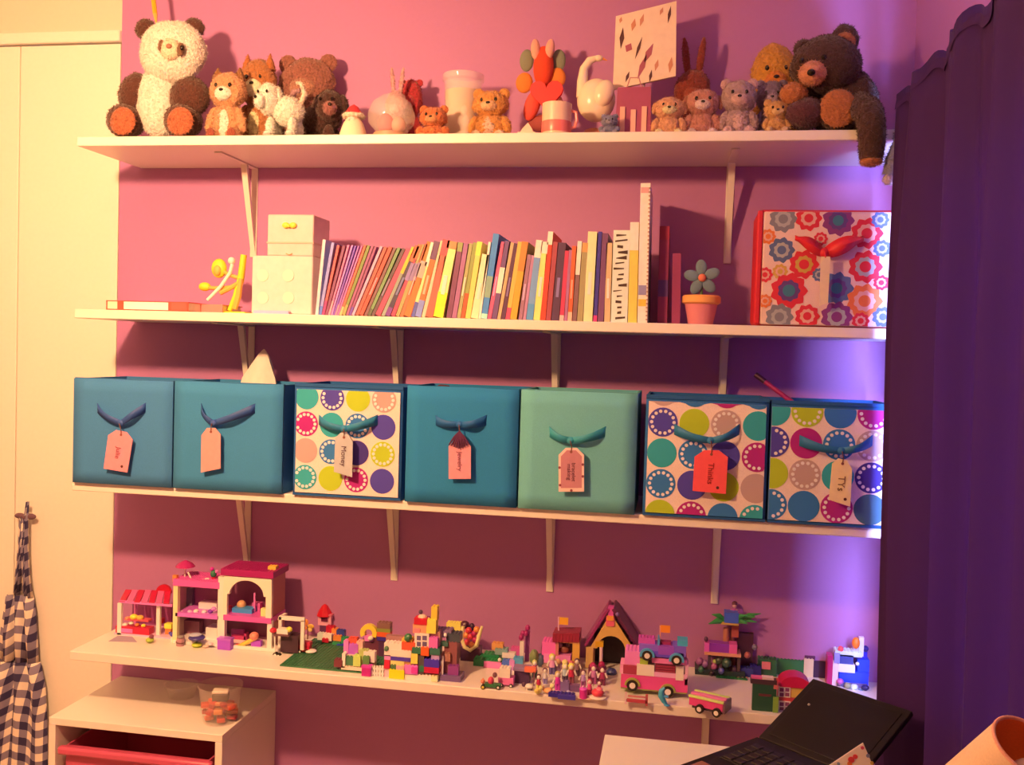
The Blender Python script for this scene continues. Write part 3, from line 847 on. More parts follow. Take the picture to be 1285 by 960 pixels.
# flat books at the left end
def flat_book(u0, u1, v0, v1, y, col, label, lab2=None, dep=.15):
    p0, p1 = Py(u0, v1, y), Py(u1, v1, y)
    h = Py(u0, v0, y).z - Z2
    b = thing('flat_book', label, 'book', (p0.x, y, Z2 + .0006))
    w = p1.x - p0.x
    cv = mat(A(*col, u0, 2), .5, 'paper')
    t = .002
    g = G().box(0, w, 0, dep, 0, t); g.box(0, w, 0, dep, h - t, h); g.box(0, w, 0, t, t, h - t)
    g.build('cover', cv, b)
    G().box(.002, w - .003, t, dep - .003, t, h - t).build('pages', mat((.85, .78, .66), .9, 'paper'), b)
    if lab2:
        for a, e, c in lab2: G().box(w * a, w * e, -.0008, .0002, h * .12, h * .9).build('spine_band', mat(A(*c, u0, 2), .5), b)
    return b
flat_book(133, 236, 377, 392, -.255, (225, 70, 40), 'red and cream book lying flat at the left end of the shelf', [(.02, .14, (245, 190, 120)), (.22, .76, (250, 205, 160)), (.8, .98, (235, 80, 50))])
flat_book(214, 279, 381, 392, -.19, (238, 110, 75), 'orange-red book lying flat behind the cream banded one', None, .11)
flat_book(318, 362, 389.5, 394, -.262, (215, 150, 160), 'thin lilac booklet lying flat in front of the pale box', None, .012)
# yellow jointed flower toy
def flower_toy():
    p = Py(287, 392, -.16); k = mpp(p)
    t = thing('bendy_toy', 'yellow bendy flower toy with a pale stick beside the pale box', 'toy', (p.x, -.16, Z2 + .0005))
    ye, ora, pal = mat(A(250, 185, 30, 280, 2), .5), mat(A(245, 150, 50, 280, 2), .5), mat(A(252, 205, 150, 280, 2), .5)
    def q(u, v, dy=0): r = Py(u, v, -.16); return Vector((r.x - p.x, dy, r.z - Z2))
    hd = G().ell(q(275, 337), (.020, .012, .024)).build('flower_head', ye, t)
    G().ell(q(275, 340, -.010), (.010, .006, .013)).build('centre', ora, hd)
    G().ell(q(257, 360), (.016, .010, .011)).build('petal', ye, t)
    G().tube([q(263, 377, -.01), q(280, 360, -.012), q(291, 343, -.01), q(294, 332, -.01)], .0045, 10).build('stick', pal, t)
    G().ell(q(293, 328, -.01), (.009, .009, .009)).build('stick_knob', pal, t)
    G().tube([q(276, 338), q(290, 346, -.004), q(303, 350)], .005, 8).build('head_stalk', ora, t)
    G().tube([q(258, 361), q(272, 362, -.004), q(302, 360)], .005, 8).build('petal_stalk', ora, t)
    G().tube([q(288, 390), q(296, 372), q(302, 352), q(306, 320)], [.006, .008, .009, .008], 10).build('stem', ye, t)
    G().tube([q(300, 356, -.004), q(290, 362, -.006), q(278, 368, -.006)], .006, 8).build('leaf_arm', ora, t)
    G().box(q(276, 391).x, q(312, 391).x, -.02, .02, 0, .006).build('foot', ye, t, .002)
    G().tube([q(296, 388, -.006), q(301, 372, -.008), q(304, 350, -.008)], [.007, .008, .006], 8).build('rear_leg', ora, t)
flower_toy()
# pale stacked box
def pale_box():
    y = -.245
    a, b = Py(315, 393, y), Py(391, 395, y)
    t = thing('stacked_box', 'pale pink figure of two stacked boxes with four round spots and yellow bow', 'box', ((a.x + b.x) / 2, y, Z2 + .0005))
    w = (b.x - a.x) / 2
    h1 = Py(340, 321, y).z - Z2
    mt = mat((.84, .66, .70), .5, 'paper')
    lo = G().box(-w, w, 0, .13, 0, h1).build('lower_box', mt, t, .003)
    c = Py(334, 320, y).x - (a.x + b.x) / 2; d = Py(392, 320, y).x - (a.x + b.x) / 2
    h2 = Py(360, 269, y).z - Z2
    up = G().box(c, d, .004, .11, h1, h2).build('upper_box', mat((.82, .56, .60), .5, 'paper'), t, .003)
    G().box(c - .001, d + .001, .0025, .112, h1 + (h2 - h1) * .30, h1 + (h2 - h1) * .34).build('lid_seam', mat((.75, .45, .42), .6), up)
    for u, v in ((330, 346), (362, 346), (330, 374), (362, 374)):
        p = Py(u, v, y)
        G().cyl((p.x - (a.x + b.x) / 2, -.0015, p.z - Z2), (p.x - (a.x + b.x) / 2, .001, p.z - Z2), .014, n=20).build('round_spot', mat((.9, .8, .72), .5), lo)
    p = Py(363, 284, y); cx, cz = p.x - (a.x + b.x) / 2, p.z - Z2
    ye = mat((.82, .75, .10), .3)
    for s in (-1, 1):
        G().ell((cx + s * .009, 0, cz + .002), (.009, .005, .007)).build('bow_loop', ye, up)
    G().ell((cx, -.003, cz), .004).build('bow_knot', ye, up)
    pts = [(cx - .008 + .016 * s, .0025, h1 + .006 - .003 * math.sin(math.pi * s)) for s in [i / 8 for i in range(9)]]
    G().tube(pts, .0012, 6).build('painted_smile', mat((.6, .35, .2), .5), up)
pale_box()
# flower in a pot
def flower_pot():
    y = -.19
    p = Py(879, 404, y)
    t = thing('potted_flower', 'grey-blue felt flower in a small terracotta pot', 'potted flower', (p.x, y, Z2 + .0005))
    k = mpp(p)
    tc = mat(A(215, 95, 75, 880, 2), .7); rim = mat(A(235, 125, 50, 880, 2), .7)
    G().lathe([(15 * k, 0), (20.5 * k, 28 * k), (18 * k, 28 * k), (.0001, 27 * k)], 24).build('pot', tc, t)
    G().lathe([(21 * k, 26 * k), (24 * k, 28 * k), (24 * k, 35 * k), (22 * k, 37 * k), (20 * k, 36 * k), (19 * k, 29 * k)], 24, top=False).build('pot_rim', rim, t)
    G().tube([(0, 0, 26 * k), (0, 0, 45 * k), (0, -.002, 58 * k)], 1.6 * k).build('stem', mat((.1, .25, .12), .7), t)
    pm = mat((.16, .26, .36), .9, 'cloth')
    c = Vector((0, -.004, 59 * k))
    for i in range(5):
        a = R(90 + 72 * i + 6)
        d = Vector((math.cos(a), 0, math.sin(a)))
        M = Matrix.Rotation(-a, 3, 'Y')
        G().ell(c + d * 13 * k, (10 * k, 2.5 * k, 7 * k), M=M).build('petal', pm, t)
    G().ell(c + Vector((0, -.004, 0)), (5 * k, 4 * k, 5 * k)).build('flower_centre', mat(A(215, 90, 50, 880, 2), .8), t)
flower_pot()
# floral keepsake box standing on edge
def floral_box():
    y = -.262
    a = Py(946, 406, y); b = Py(1130, 409, y)
    h = Py(1030, 262, y).z - Z2
    w = b.x - a.x
    t = thing('keepsake_box', 'red rimmed box printed with bright flowers and tied with a red bow', 'box', (a.x, y, Z2 + .0005))
    red = mat((.62, .02, .05), .6, 'cloth')
    G().box(0, w, .010, .13, 0, h).build('box_body', red, t, .012)
    G().box(0, .012, .001, .012, .004, h - .004).build('red_edge', red, t, .003)
    fp = G().box(.012, w - .004, .002, .012, .003, h - .006).build('printed_cover', mat((.80, .62, .62), .8, 'cloth'), t, .004)
    k = mpp(a)
    B1, RD, OR_, PU, GR, YE = (.10, .16, .38), (.66, .03, .07), (.72, .20, .06), (.24, .05, .28), (.22, .24, .32), (.6, .40, .10)
    fl = [(983, 275, 16, GR, 1), (1015, 274, 15, RD, 0), (1052, 277, 18, PU, 2), (1088, 293, 18, RD, 0), (1105, 276, 10, B1, 1), (964, 297, 9, OR_, 0), (981, 314, 15, B1, 1), (1009, 332, 17, RD, 3),
          (1086, 335, 19, RD, 1), (979, 341, 9, YE, 0), (990, 365, 21, RD, 2), (960, 345, 9, RD, 0), (1050, 362, 19, B1, 2), (1085, 378, 20, OR_, 0), (978, 398, 16, GR, 1), (1013, 397, 14, RD, 0),
          (1050, 398, 18, PU, 1), (1108, 398, 12, B1, 1), (1107, 312, 10, B1, 1), (1080, 403, 10, RD, 0), (1106, 355, 9, RD, 0), (960, 378, 8, OR_, 0), (1030, 300, 8, RD, 0), (1028, 345, 8, B1, 1)]
    for fi, (u, v, r, c, st) in enumerate(fl):
        p = Py(u, v, y); x, z, r = p.x - a.x, p.z - Z2, r * k
        x0, x1, z0, z1 = .013, w - .005, .004, h - .007
        cl = lambda q: (min(max(q[0], x0), x1), min(max(q[1], z0), z1))
        def disc(rad, wav, n=36):
            pl = [cl((x + rad * (1 + wav * math.cos(9 * i * 2 * math.pi / n)) * math.cos(2 * math.pi * i / n), z + rad * (1 + wav * math.cos(9 * i * 2 * math.pi / n)) * math.sin(2 * math.pi * i / n))) for i in range(n)]
            return list(dict.fromkeys((round(q[0], 6), round(q[1], 6)) for q in pl))
        inner = [(.75, .45, .42), (.40, .45, .52), (.05, .22, .35), (.55, .40, .10)][st]
        for lay, (rad, wav, col) in enumerate(((r, .10, c), (r * .62, .08, inner if st != 2 else (.12, .06, .3)), (r * .36, .0, c if st != 2 else inner))):
            pl = disc(rad, wav)
            if len(pl) > 2 and max(q[0] for q in pl) - min(q[0] for q in pl) > .002 and max(q[1] for q in pl) - min(q[1] for q in pl) > .002:
                G().prism(pl, .0018 - .00012 * fi / 2 - .0004 * lay, .0030).build('printed_flower', mat(col, .8), fp)
    # bow
    p = Py(1033, 318, y); cx, cz = p.x - a.x, p.z - Z2
    br = mat((.68, .02, .04), .5, 'cloth')
    def loop(x0, z0, x1, z1, wd):
        g = G(); v, f = [], []
        n = 10
        for i in range(n):
            s = i / (n - 1)
            x, z = x0 + (x1 - x0) * s, z0 + (z1 - z0) * s
            ww = wd * (.35 + .65 * math.sin(math.pi * min(1, s * 1.15 + .05)) ** .7)
            yy = -.006 - .014 * math.sin(math.pi * s)
            v += [(x, yy, z + ww), (x, yy - .006, z), (x, yy, z - ww)]
        for i in range(n - 1):
            f += [(3 * i, 3 * i + 1, 3 * i + 4, 3 * i + 3), (3 * i + 1, 3 * i + 2, 3 * i + 5, 3 * i + 4)]
        o = g.add(v, f).build('bow_loop', br, t)
        sd = o.modifiers.new('cloth', 'SOLIDIFY'); sd.thickness = .003
    q1, q2 = Py(997, 299, y), Py(1083, 300, y)
    loop(cx, cz, q1.x - a.x, q1.z - Z2, .016); loop(cx, cz, q2.x - a.x, q2.z - Z2, .019)
    G().ell((cx, -.012, cz), (.010, .008, .010)).build('bow_knot', br, t)
    tg = thing('blank_tag', 'narrow cream tag hanging under the red bow of the flowered box', 'gift tag', (p.x, y - .026, p.z))
    poly = []
    for u, v in ((1030, 322), (1042, 322), (1039, 380), (1028, 384)):
        q = Py(u, v, y - .026); poly.append((q.x - p.x, q.z - p.z))
    G().prism(poly, -.001, .001, M=Matrix.Rotation(R(4), 4, 'Z')).build('card', mat((.88, .74, .55), .7, 'paper'), tg)
    G().tube([(0, .010, .004), (.001, .0, -.006), (.001, -.001, -.012)], .0012, 6).build('string', br, tg)
floral_box()
# ------------------------------------------------------------------ top shelf: plush toys and keepsakes
def spot(u0, u1, v0, y):
    a, b, t = Py(u0, 140, y), Py(u1, 140, y), Py((u0 + u1) / 2, v0, y)
    return (a.x + b.x) / 2, b.x - a.x, t.z - Z1
M_EYE = mat((.01, .008, .008), .15)
def plush(u0, u1, v0, y, label, f, fur2=None, ears='round', ear_col=None, belly=None, muzzle=None, paw=None, name='plush_toy', cat='plush toy', turn=0, eyes=True, tail=None, head=.46, seed=0):
    x, w, h = spot(u0, u1, v0, y)
    t = thing(name, label, cat, (x, y, Z1), R(turn), 'plush toys on the top shelf')
    sd = seed + u0 * .13
    d = min(w * .34, .040)
    fur2 = fur2 or f; muzzle = muzzle or fur2; ear_col = ear_col or f; paw = paw or fur2
    eh = {'round': .08, 'point': .10, 'long': .30, 'flop': .02, 'none': 0}[ears] * h
    hh = (h - eh)
    hr = hh * head / 2 * 1.15
    hw = min(w * .46, hr * 1.35)
    bz = hh * (1 - head)
    G().ell((0, 0, bz * .52), (w * .40, d * .95, bz * .56), 18, 12, jit=.14, seed=sd).build('body', f, t)
    if belly: G().ell((0, -d * .42, bz * .50), (w * .22, d * .60, bz * .40), jit=.06, seed=sd).build('belly', belly, t)
    hz = hh - hr
    H = G().ell((0, -d * .15, hz), (hw, min(hw, d) * .95, hr), 18, 12, jit=.13, seed=sd + 2).build('head', f, t)
    fy = -d * .15 - min(hw, d) * .9
    G().ell((0, fy * .86, hz - hr * .25), (hw * .48, abs(fy) * .35, hr * .38)).build('muzzle', muzzle, H)
    if eyes:
        for s in (-1, 1): G().ell((s * hw * .38, fy * .93, hz + hr * .18), (hw * .10, hw * .07, hw * .12), 10, 7).build('eye', M_EYE, H)
        G().ell((0, fy * 1.15, hz - hr * .12), (hw * .13, hw * .08, hw * .09), 10, 7).build('nose', M_EYE, H)
    for s in (-1, 1):
        if ears == 'round':
            e = G().ell((s * hw * .72, -d * .1, hz + hr * .80), (hw * .32, d * .16, hw * .32)).build('ear', ear_col, H)
        elif ears == 'point':
            G().lathe([(hw * .30, 0), (hw * .22, hr * .30), (.0005, hr * .70)], 10, (s * hw * .62, -d * .1, hz + hr * .58)).build('ear', ear_col, H)
        elif ears == 'long':
            G().ell((s * hw * .40, 0, hh + eh * .38), (hw * .20, d * .14, eh * .62), M=Matrix.Rotation(R(s * 7), 3, 'Y')).build('ear', ear_col, H)
        elif ears == 'flop':
            G().ell((s * hw * .98, -d * .12, hz + hr * .05), (hw * .20, d * .25, hr * .55), M=Matrix.Rotation(R(s * -12), 3, 'Y')).build('ear', ear_col, H)
        G().ell((s * w * .38, -d * .40, bz * .60), (w * .12, d * .30, bz * .34), M=Matrix.Rotation(R(s * -18), 3, 'Y'), jit=.08, seed=sd + s).build('arm', f, t)
        lg = G().ell((s * w * .27, -d * .62, h * .085), (w * .15, d * .62, h * .085), jit=.05, seed=sd + s).build('leg', f, t)
        G().ell((s * w * .27, -d * 1.18, h * .09), (w * .11, d * .10, h * .07)).build('foot_pad', paw, lg)
    if tail: G().tube([(w * .25, d * .4, bz * .25), (w * .42, d * .3, bz * .5), (w * .46, d * .1, bz * .85), (w * .38, 0, bz * 1.05)], [w * .07, w * .07, w * .06, w * .04], 10).build('tail', tail, t)
    return t

def panda():
    y = -.17
    p = Py(197, 168, y); k = mpp(p)
    t = thing('panda_plush', 'large white and dark panda plush sitting at the left end of the top shelf', 'plush toy', (p.x, y, Z1), 0, 'plush toys on the top shelf')
    wh = mat((.86, .80, .72), .95, 'fur'); dk = mat((.085, .028, .022), .95, 'fur'); br = mat((.40, .12, .06), .95, 'fur')
    def q(u, v, dy=0): r = Py(u, v, y + dy); return Vector((r.x - p.x, dy, r.z - Z1))
    G().ell(q(200, 128), (30 * k, .05, 44 * k), 22, 14, jit=.06).build('body', wh, t)
    hd = G().ell(q(217, 66, -.02), (42 * k, .055, 38 * k), 26, 16, jit=.06, seed=4).build('head', wh, t)
    G().ell(q(214, 62, -.068), (13 * k, .016, 13 * k)).build('muzzle', mat((.80, .62, .50), .95, 'fur'), hd)
    G().ell(q(212, 58, -.083), (4 * k, .005, 3 * k), 10, 7).build('nose', mat((.30, .14, .10), .5), hd)
    for u, v in ((203, 58), (227, 62)):
        e = G().ell(q(u, v, -.072), (4.5 * k, .008, 8 * k), 12, 8).build('eye_patch', mat((.16, .08, .05), .95, 'fur'), hd)
    for u, v in ((228, 62),):
        G().ell(q(u, v - 2, -.079), (2.2 * k, .004, 3 * k), 8, 6).build('eye', M_EYE, hd)
    for u, v in ((183, 37), (243, 36)):
        G().ell(q(u, v, .01), (14 * k, .018, 13 * k), jit=.1).build('ear', dk, hd)
    G().ell(q(170, 118, -.015), (21 * k, .032, 26 * k), jit=.08, M=Matrix.Rotation(R(14), 3, 'Y')).build('arm', dk, t)
    G().ell(q(238, 122, -.015), (26 * k, .034, 25 * k), jit=.08, M=Matrix.Rotation(R(-10), 3, 'Y')).build('arm', dk, t)
    for u, s in ((154, 1), (226, -1)):
        lg = G().ell(q(u + 4, 152, -.025), (23 * k, .045, 21 * k), jit=.06).build('leg', dk, t)
        G().ell(q(u, 152, -.066), (17 * k, .010, 17 * k)).build('foot_sole', br, lg)
panda()
p = Py(192, 22, -.12)
yr = thing('yellow_pencil', 'slim yellow pencil hanging point down above the panda', 'pencil', p)
pe = Py(196.5, 33, -.12) - p; ps = Py(189, -30, -.12) - p
G().cyl(ps, ps.lerp(pe, .75), .006, n=6).build('barrel', mat((.80, .42, .02), .4), yr)
G().cyl(ps.lerp(pe, .75), pe, .006, .001, n=6).build('tip', mat((.75, .45, .12), .6), yr)
G().tube([ps, ps + Vector((0, .05, CE - p.z - ps.z - .002))], .001, 5).build('hanging_thread', mat((.5, .3, .3), .9), yr)
BRN, TANB, CRM, DRK = fur(150, 80, 30, 300), fur(225, 150, 80, 300), fur(250, 205, 130, 300), mat((.05, .018, .018), .95, 'fur')
plush(263, 311, 82, -.19, 'tan tabby cat plush with pointed ears beside the panda', fur(205, 120, 60, 280), CRM, 'point', BRN, CRM, CRM, paw=fur(150, 60, 30, 280), seed=1)
plush(300, 349, 64, -.11, 'brown fox plush with pale muzzle standing behind the tabby', fur(175, 90, 35, 320), fur(240, 190, 110, 320), 'point', fur(190, 90, 30, 320), fur(235, 180, 100, 320), paw=BRN, seed=2)
plush(348, 424, 64, -.052, 'shaggy brown bear plush at the very back against the wall', fur(150, 75, 45, 380), fur(170, 95, 55, 380), 'round', eyes=False, seed=3)
def pup(u0, u1, v0, y, label, f, paw, tail, face=-1, earm=None):
    x, w, h = spot(u0, u1, v0, y)
    t = thing('puppy_plush', label, 'plush toy', (x, y, Z1), 0, 'plush toys on the top shelf')
    d = .035
    G().ell((w * .08, 0, h * .48), (w * .36, d, h * .26), 18, 12, jit=.08).build('body', f, t)
    hd = G().ell((face * w * .28, -.02, h * .66), (w * .25, d * .9, h * .28), 16, 11, jit=.06).build('head', f, t)
    G().ell((face * w * .36, -.05, h * .58), (w * .12, .016, h * .12)).build('muzzle', paw, hd)
    G().ell((face * w * .40, -.065, h * .62), (w * .035, .004, h * .03), 8, 6).build('nose', M_EYE, hd)
    for s in (-1, 1):
        G().ell((face * w * .30 + s * w * .10, -.052, h * .74), (w * .025, .004, h * .03), 8, 6).build('eye', M_EYE, hd)
        G().ell((face * w * .28 + s * w * .24, -.015, h * .70), (w * .07, .014, h * .18), M=Matrix.Rotation(R(-s * 14), 3, 'Y')).build('ear', earm or f, hd)
        for e in (-1, 1):
            lg = G().ell((s * w * .25 + w * .04, e * d * .55 - .006, h * .17), (w * .10, d * .42, h * .18)).build('leg', f, t)
            G().ell((s * w * .25 + w * .04, e * d * .55 - .012, h * .05), (w * .11, d * .5, h * .055)).build('paw', paw, lg)
    G().tube([(-face * w * .36, 0, h * .60), (-face * w * .46, 0, h * .78), (-face * w * .40, -.004, h * .95), (-face * w * .28, -.006, h * .98)], [w * .06, w * .055, w * .05, w * .03], 10).build('tail', tail, t)
pup(330, 384, 103, -.235, 'cream puppy plush with a curled pale tail', CRM, fur(250, 215, 150, 350), fur(240, 170, 110, 350), -1)
pup(362, 433, 112, -.145, 'black and brown puppy plush behind the cream puppy', DRK, fur(150, 75, 50, 400), fur(180, 110, 80, 400), 1)
def gnome(u0, u1, v0, y, label, hat, body):
    x, w, h = spot(u0, u1, v0, y)
    t = thing('gnome_figure', label, 'figurine', (x, y, Z1), 0)
    G().lathe([(w * .46, 0), (w * .48, h * .15), (w * .36, h * .45), (w * .24, h * .6), (.0005, h * .66)], 18).build('robe', body, t)
    G().ell((0, -.004, h * .62), (w * .24, w * .24, h * .15)).build('face', mat((.8, .55, .42), .7), t)
    G().ell((0, -w * .22, h * .50), (w * .17, w * .10, h * .16), jit=.15).build('beard', mat((.88, .8, .72), .9, 'fur'), t)
    G().lathe([(w * .34, h * .66), (w * .30, h * .76), (w * .16, h * .92), (.0005, h)], 16).build('hat', hat, t)
    G().tube([(w * .33 * math.cos(a * .5236), w * .33 * math.sin(a * .5236), h * .67) for a in range(13)], w * .07, 8).build('hat_brim', mat((.86, .72, .62), .9, 'fur'), t)
gnome(427, 461, 131, -.22, 'small white robed gnome with a red hat', mat((.62, .04, .06), .8, 'cloth'), mat((.88, .74, .60), .8, 'cloth'))
GLASS = mat((.95, .90, .88), .05, 'clear', alpha=.25)
def dome(u0, u1, v0, y):
    x, w, h = spot(u0, u1, v0, y)
    t = thing('glass_dome', 'clear bulbous ornament holding a pink heart', 'ornament', (x, y, Z1))
    G().lathe([(w * .35, 0), (w * .36, h * .12), (w * .30, h * .14), (.0005, h * .14)], 20).build('base', mat((.5, .30, .22), .5), t)
    G().lathe([(w * .30, h * .14), (w * .47, h * .35), (w * .49, h * .55), (w * .40, h * .80), (w * .2, h * .96), (.0005, h)], 24).build('bubble', GLASS, t)
    G().ell((-w * .12, 0, h * .36), (w * .17, w * .14, h * .22)).build('pink_filling', mat((.70, .12, .20), .6), t)
    G().ell((w * .16, 0, h * .32), (w * .15, w * .14, h * .18)).build('pale_filling', mat((.72, .42, .34), .6), t)
dome(462, 521, 118, -.22)
plush(483, 512, 84, -.12, 'thin tan rabbit plush with tall ears behind the clear ornament', fur(210, 125, 90, 490), fur(230, 150, 110, 490), 'long', seed=5, eyes=False)
plush(500, 531, 92, -.07, 'small crimson bear plush against the wall', mat((.42, .03, .05), .95, 'fur'), mat((.5, .06, .08), .95, 'fur'), 'round', seed=6, eyes=False)
plush(524, 566, 132, -.20, 'small squat orange plush beside the clear ornament', fur(205, 90, 35, 540), fur(220, 120, 55, 540), 'round', seed=7, head=.55)
def jar(u0, u1, v0, y, label, fill):
    x, w, h = spot(u0, u1, v0, y)
    t = thing('plastic_jar', label, 'jar', (x, y, Z1))
    G().lathe([(w * .40, 0), (w * .42, h * .3), (w * .44, h * .62), (w * .46, h * .9), (w * .5, h * .92), (w * .5, h), (w * .46, h), (w * .43, h * .9), (w * .38, .004), (.0005, .004)], 24).build('jar_wall', GLASS, t)
    G().lathe([(w * .37, .006), (w * .40, h * .55), (w * .42, h * .78), (.0005, h * .84)], 20).build('contents', fill, t)
jar(555, 606, 95, -.11, 'clear plastic jar filled with cream wadding behind the orange plush', mat((.78, .56, .40), .9, 'cloth'))
def clear_fig(u0, u1, v0, y, label):
    x, w, h = spot(u0, u1, v0, y)
    t = thing('glass_figurine', label, 'figurine', (x, y, Z1))
    gl = mat((.95, .92, .9), .03, 'clear', alpha=.2)
    G().lathe([(w * .45, 0), (w * .42, h * .08), (w * .12, h * .2), (w * .3, h * .45), (w * .28, h * .6), (w * .12, h * .72), (.0005, h * .74)], 16).build('glass_body', gl, t)
    G().ell((0, 0, h * .84), (w * .22, w * .2, h * .16)).build('glass_head', gl, t)
clear_fig(570, 594, 132, -.25, 'small clear glass figurine in front of the jar')
plush(590, 643, 110, -.18, 'orange-brown bear plush with a paler chest next to the jar', fur(215, 115, 40, 610), fur(235, 150, 90, 610), 'round', belly=fur(230, 150, 95, 610), muzzle=fur(225, 140, 75, 610), seed=8)
def fairy():
    y = -.11
    p = Py(680, 166, y); k = mpp(p)
    t = thing('butterfly_doll', 'red butterfly doll with pink antennae, grey-green wings and a red heart', 'doll', (p.x, y, Z1))
    red, pk, wg, og = mat((.70, .07, .03), .9, 'cloth'), mat((.80, .40, .34), .9, 'cloth'), mat((.22, .26, .20), .9, 'cloth'), mat((.72, .24, .05), .9, 'cloth')
    def q(u, v, dy=0): r = Py(u, v, y + dy); return Vector((r.x - p.x, dy, r.z - Z1))
    G().ell(q(682, 84), (13 * k, .020, 26 * k)).build('torso', red, t)
    for u in (672, 690): G().ell(q(u, 62, -.008), (6 * k, .010, 13 * k), M=Matrix.Rotation(R(8 if u > 680 else -4), 3, 'Y')).build('antenna', pk, t)
    for u, s in ((661, -1), (701, 1)):
        G().ell(q(u, 76, .012), (9 * k, .006, 14 * k)).build('upper_wing', wg, t)
        G().ell(q(658 if s < 0 else 699, 104 if s < 0 else 98, .008), (11 * k, .008, 13 * k)).build('lower_wing', og, t)
    h = q(686, 118, -.022)
    hp = []
    for i in range(24):
        a = 2 * math.pi * i / 24
        hp.append((h.x + .055 * k / .002 * .0 + 1.45 * k * 16 * math.sin(a) ** 3 * .9, h.z + 1.3 * k * (13 * math.cos(a) - 5 * math.cos(2 * a) - 2 * math.cos(3 * a) - math.cos(4 * a))))
    G().prism(hp, -.030, -.018).build('heart', mat((.80, .03, .04), .5), t, .003)
    G().ell(q(668, 132, -.012), (10 * k, .014, 20 * k), M=Matrix.Rotation(R(16), 3, 'Y')).build('leg', mat((.78, .10, .08), .9, 'cloth'), t)
    G().ell(q(698, 140, -.008), (10 * k, .014, 22 * k)).build('leg', pk, t)
    G().ell(q(684, 155, .004), (22 * k, .022, 11 * k)).build('base_cushion', mat((.35, .08, .08), .9, 'cloth'), t)
fairy()
def mug():
    x, w, h = spot(676, 722, 131, -.235)
    t = thing('mug', 'pink and white mug in front of the butterfly doll', 'mug', (x, -.235, Z1))
    G().lathe([(w * .36, 0), (w * .40, h * .05), (w * .40, h), (w * .36, h), (w * .35, h * .1), (.0005, h * .1)], 24).build('cup', mat((.85, .62, .50), .3), t)
    G().lathe([(w * .405, h * .1), (w * .41, h * .12), (w * .41, h * .42), (w * .405, h * .44)], 24, top=False).build('pink_band', mat((.78, .20, .20), .3), t)
    G().tube([(w * .38, 0, h * .8), (w * .52, 0, h * .75), (w * .55, 0, h * .5), (w * .50, 0, h * .3), (w * .38, 0, h * .25)], w * .045, 8).build('handle', mat((.80, .24, .26), .3), t)
mug()
x, w, h = spot(650, 676, 154, -.255)
t = thing('paper_cone', 'small pale paper pyramid at the shelf edge beside the mug', 'ornament', (x, -.255, Z1))
G().lathe([(w * .5, 0), (w * .30, h * .5), (.0005, h)], 4, M=Matrix.Rotation(R(45), 4, 'Z')).build('pyramid', mat((.85, .66, .56), .7, 'paper'), t)
G().box(-w * .42, w * .42, -w * .42, w * .42, 0, .003).build('foot_plate', mat((.85, .72, .6), .7), t)
def swan():
    y = -.15
    p = Py(748, 166, y); k = mpp(p)
    t = thing('swan_figure', 'white swan ornament with a curved neck and dark base', 'ornament', (p.x, y, Z1))
    wh = mat((.88, .78, .62), .25)
    def q(u, v, dy=0): r = Py(u, v, y + dy); return Vector((r.x - p.x, dy, r.z - Z1))
    G().ell(q(748, 126), (24 * k, .032, 27 * k), 20, 14).build('body', wh, t)
    G().tube([q(732, 122), q(731, 102), q(733, 86), q(740, 76), q(751, 72)], [9 * k, 7 * k, 5.5 * k, 5 * k, 3 * k], 12).build('neck', wh, t)
    G().ell(q(751, 73), (6 * k, .008, 4 * k)).build('head', wh, t)
    G().cyl(q(755, 73), q(762, 76), 2 * k, .4 * k).build('beak', mat((.8, .3, .05), .4), t)
    G().ell(q(757, 118, -.02), (13 * k, .018, 18 * k), M=Matrix.Rotation(R(20), 3, 'Y')).build('wing', wh, t)
    G().lathe([(22 * k, 0), (20 * k, 10 * k), (14 * k, 18 * k)], 20).build('base', mat((.40, .14, .09), .4), t)
swan()
plush(752, 779, 143, -.25, 'tiny slate blue plush at the shelf edge under the card', mat((.20, .22, .40), .95, 'fur'), mat((.28, .28, .44), .95, 'fur'), 'round', seed=9, head=.55)
def gift_bag():
    x, w, h = spot(773, 818, 112, -.20)
    t = thing('gift_bag', 'purple and pink striped gift bag standing under the tilted card', 'gift bag', (x, -.20, Z1))
    m1 = mat((.36, .07, .18), .6, 'paper')
    G().add([(-w / 2, -.02, 0), (w / 2, -.02, 0), (w / 2, .02, 0), (-w / 2, .02, 0), (-w * .46, -.018, h), (w * .46, -.018, h), (w * .46, .018, h), (-w * .46, .018, h)],
            [(0, 1, 2, 3), (0, 4, 5, 1), (1, 5, 6, 2), (2, 6, 7, 3), (3, 7, 4, 0)]).build('paper_bag', m1, t)
    for s in (-.3, 0, .3):
        G().box(s * w - w * .07, s * w + w * .07, -.0225, -.0195, h * .05, h * (.55 + .2 * abs(s))).build('stripe', mat((.80, .48, .42), .6), t)
    G().tube([(-w * .2, -.018, h), (-w * .12, -.02, h + .02), (w * .12, -.02, h + .02), (w * .2, -.018, h)], .0015, 6).build('handle', mat((.6, .3, .3), .7), t)
gift_bag()
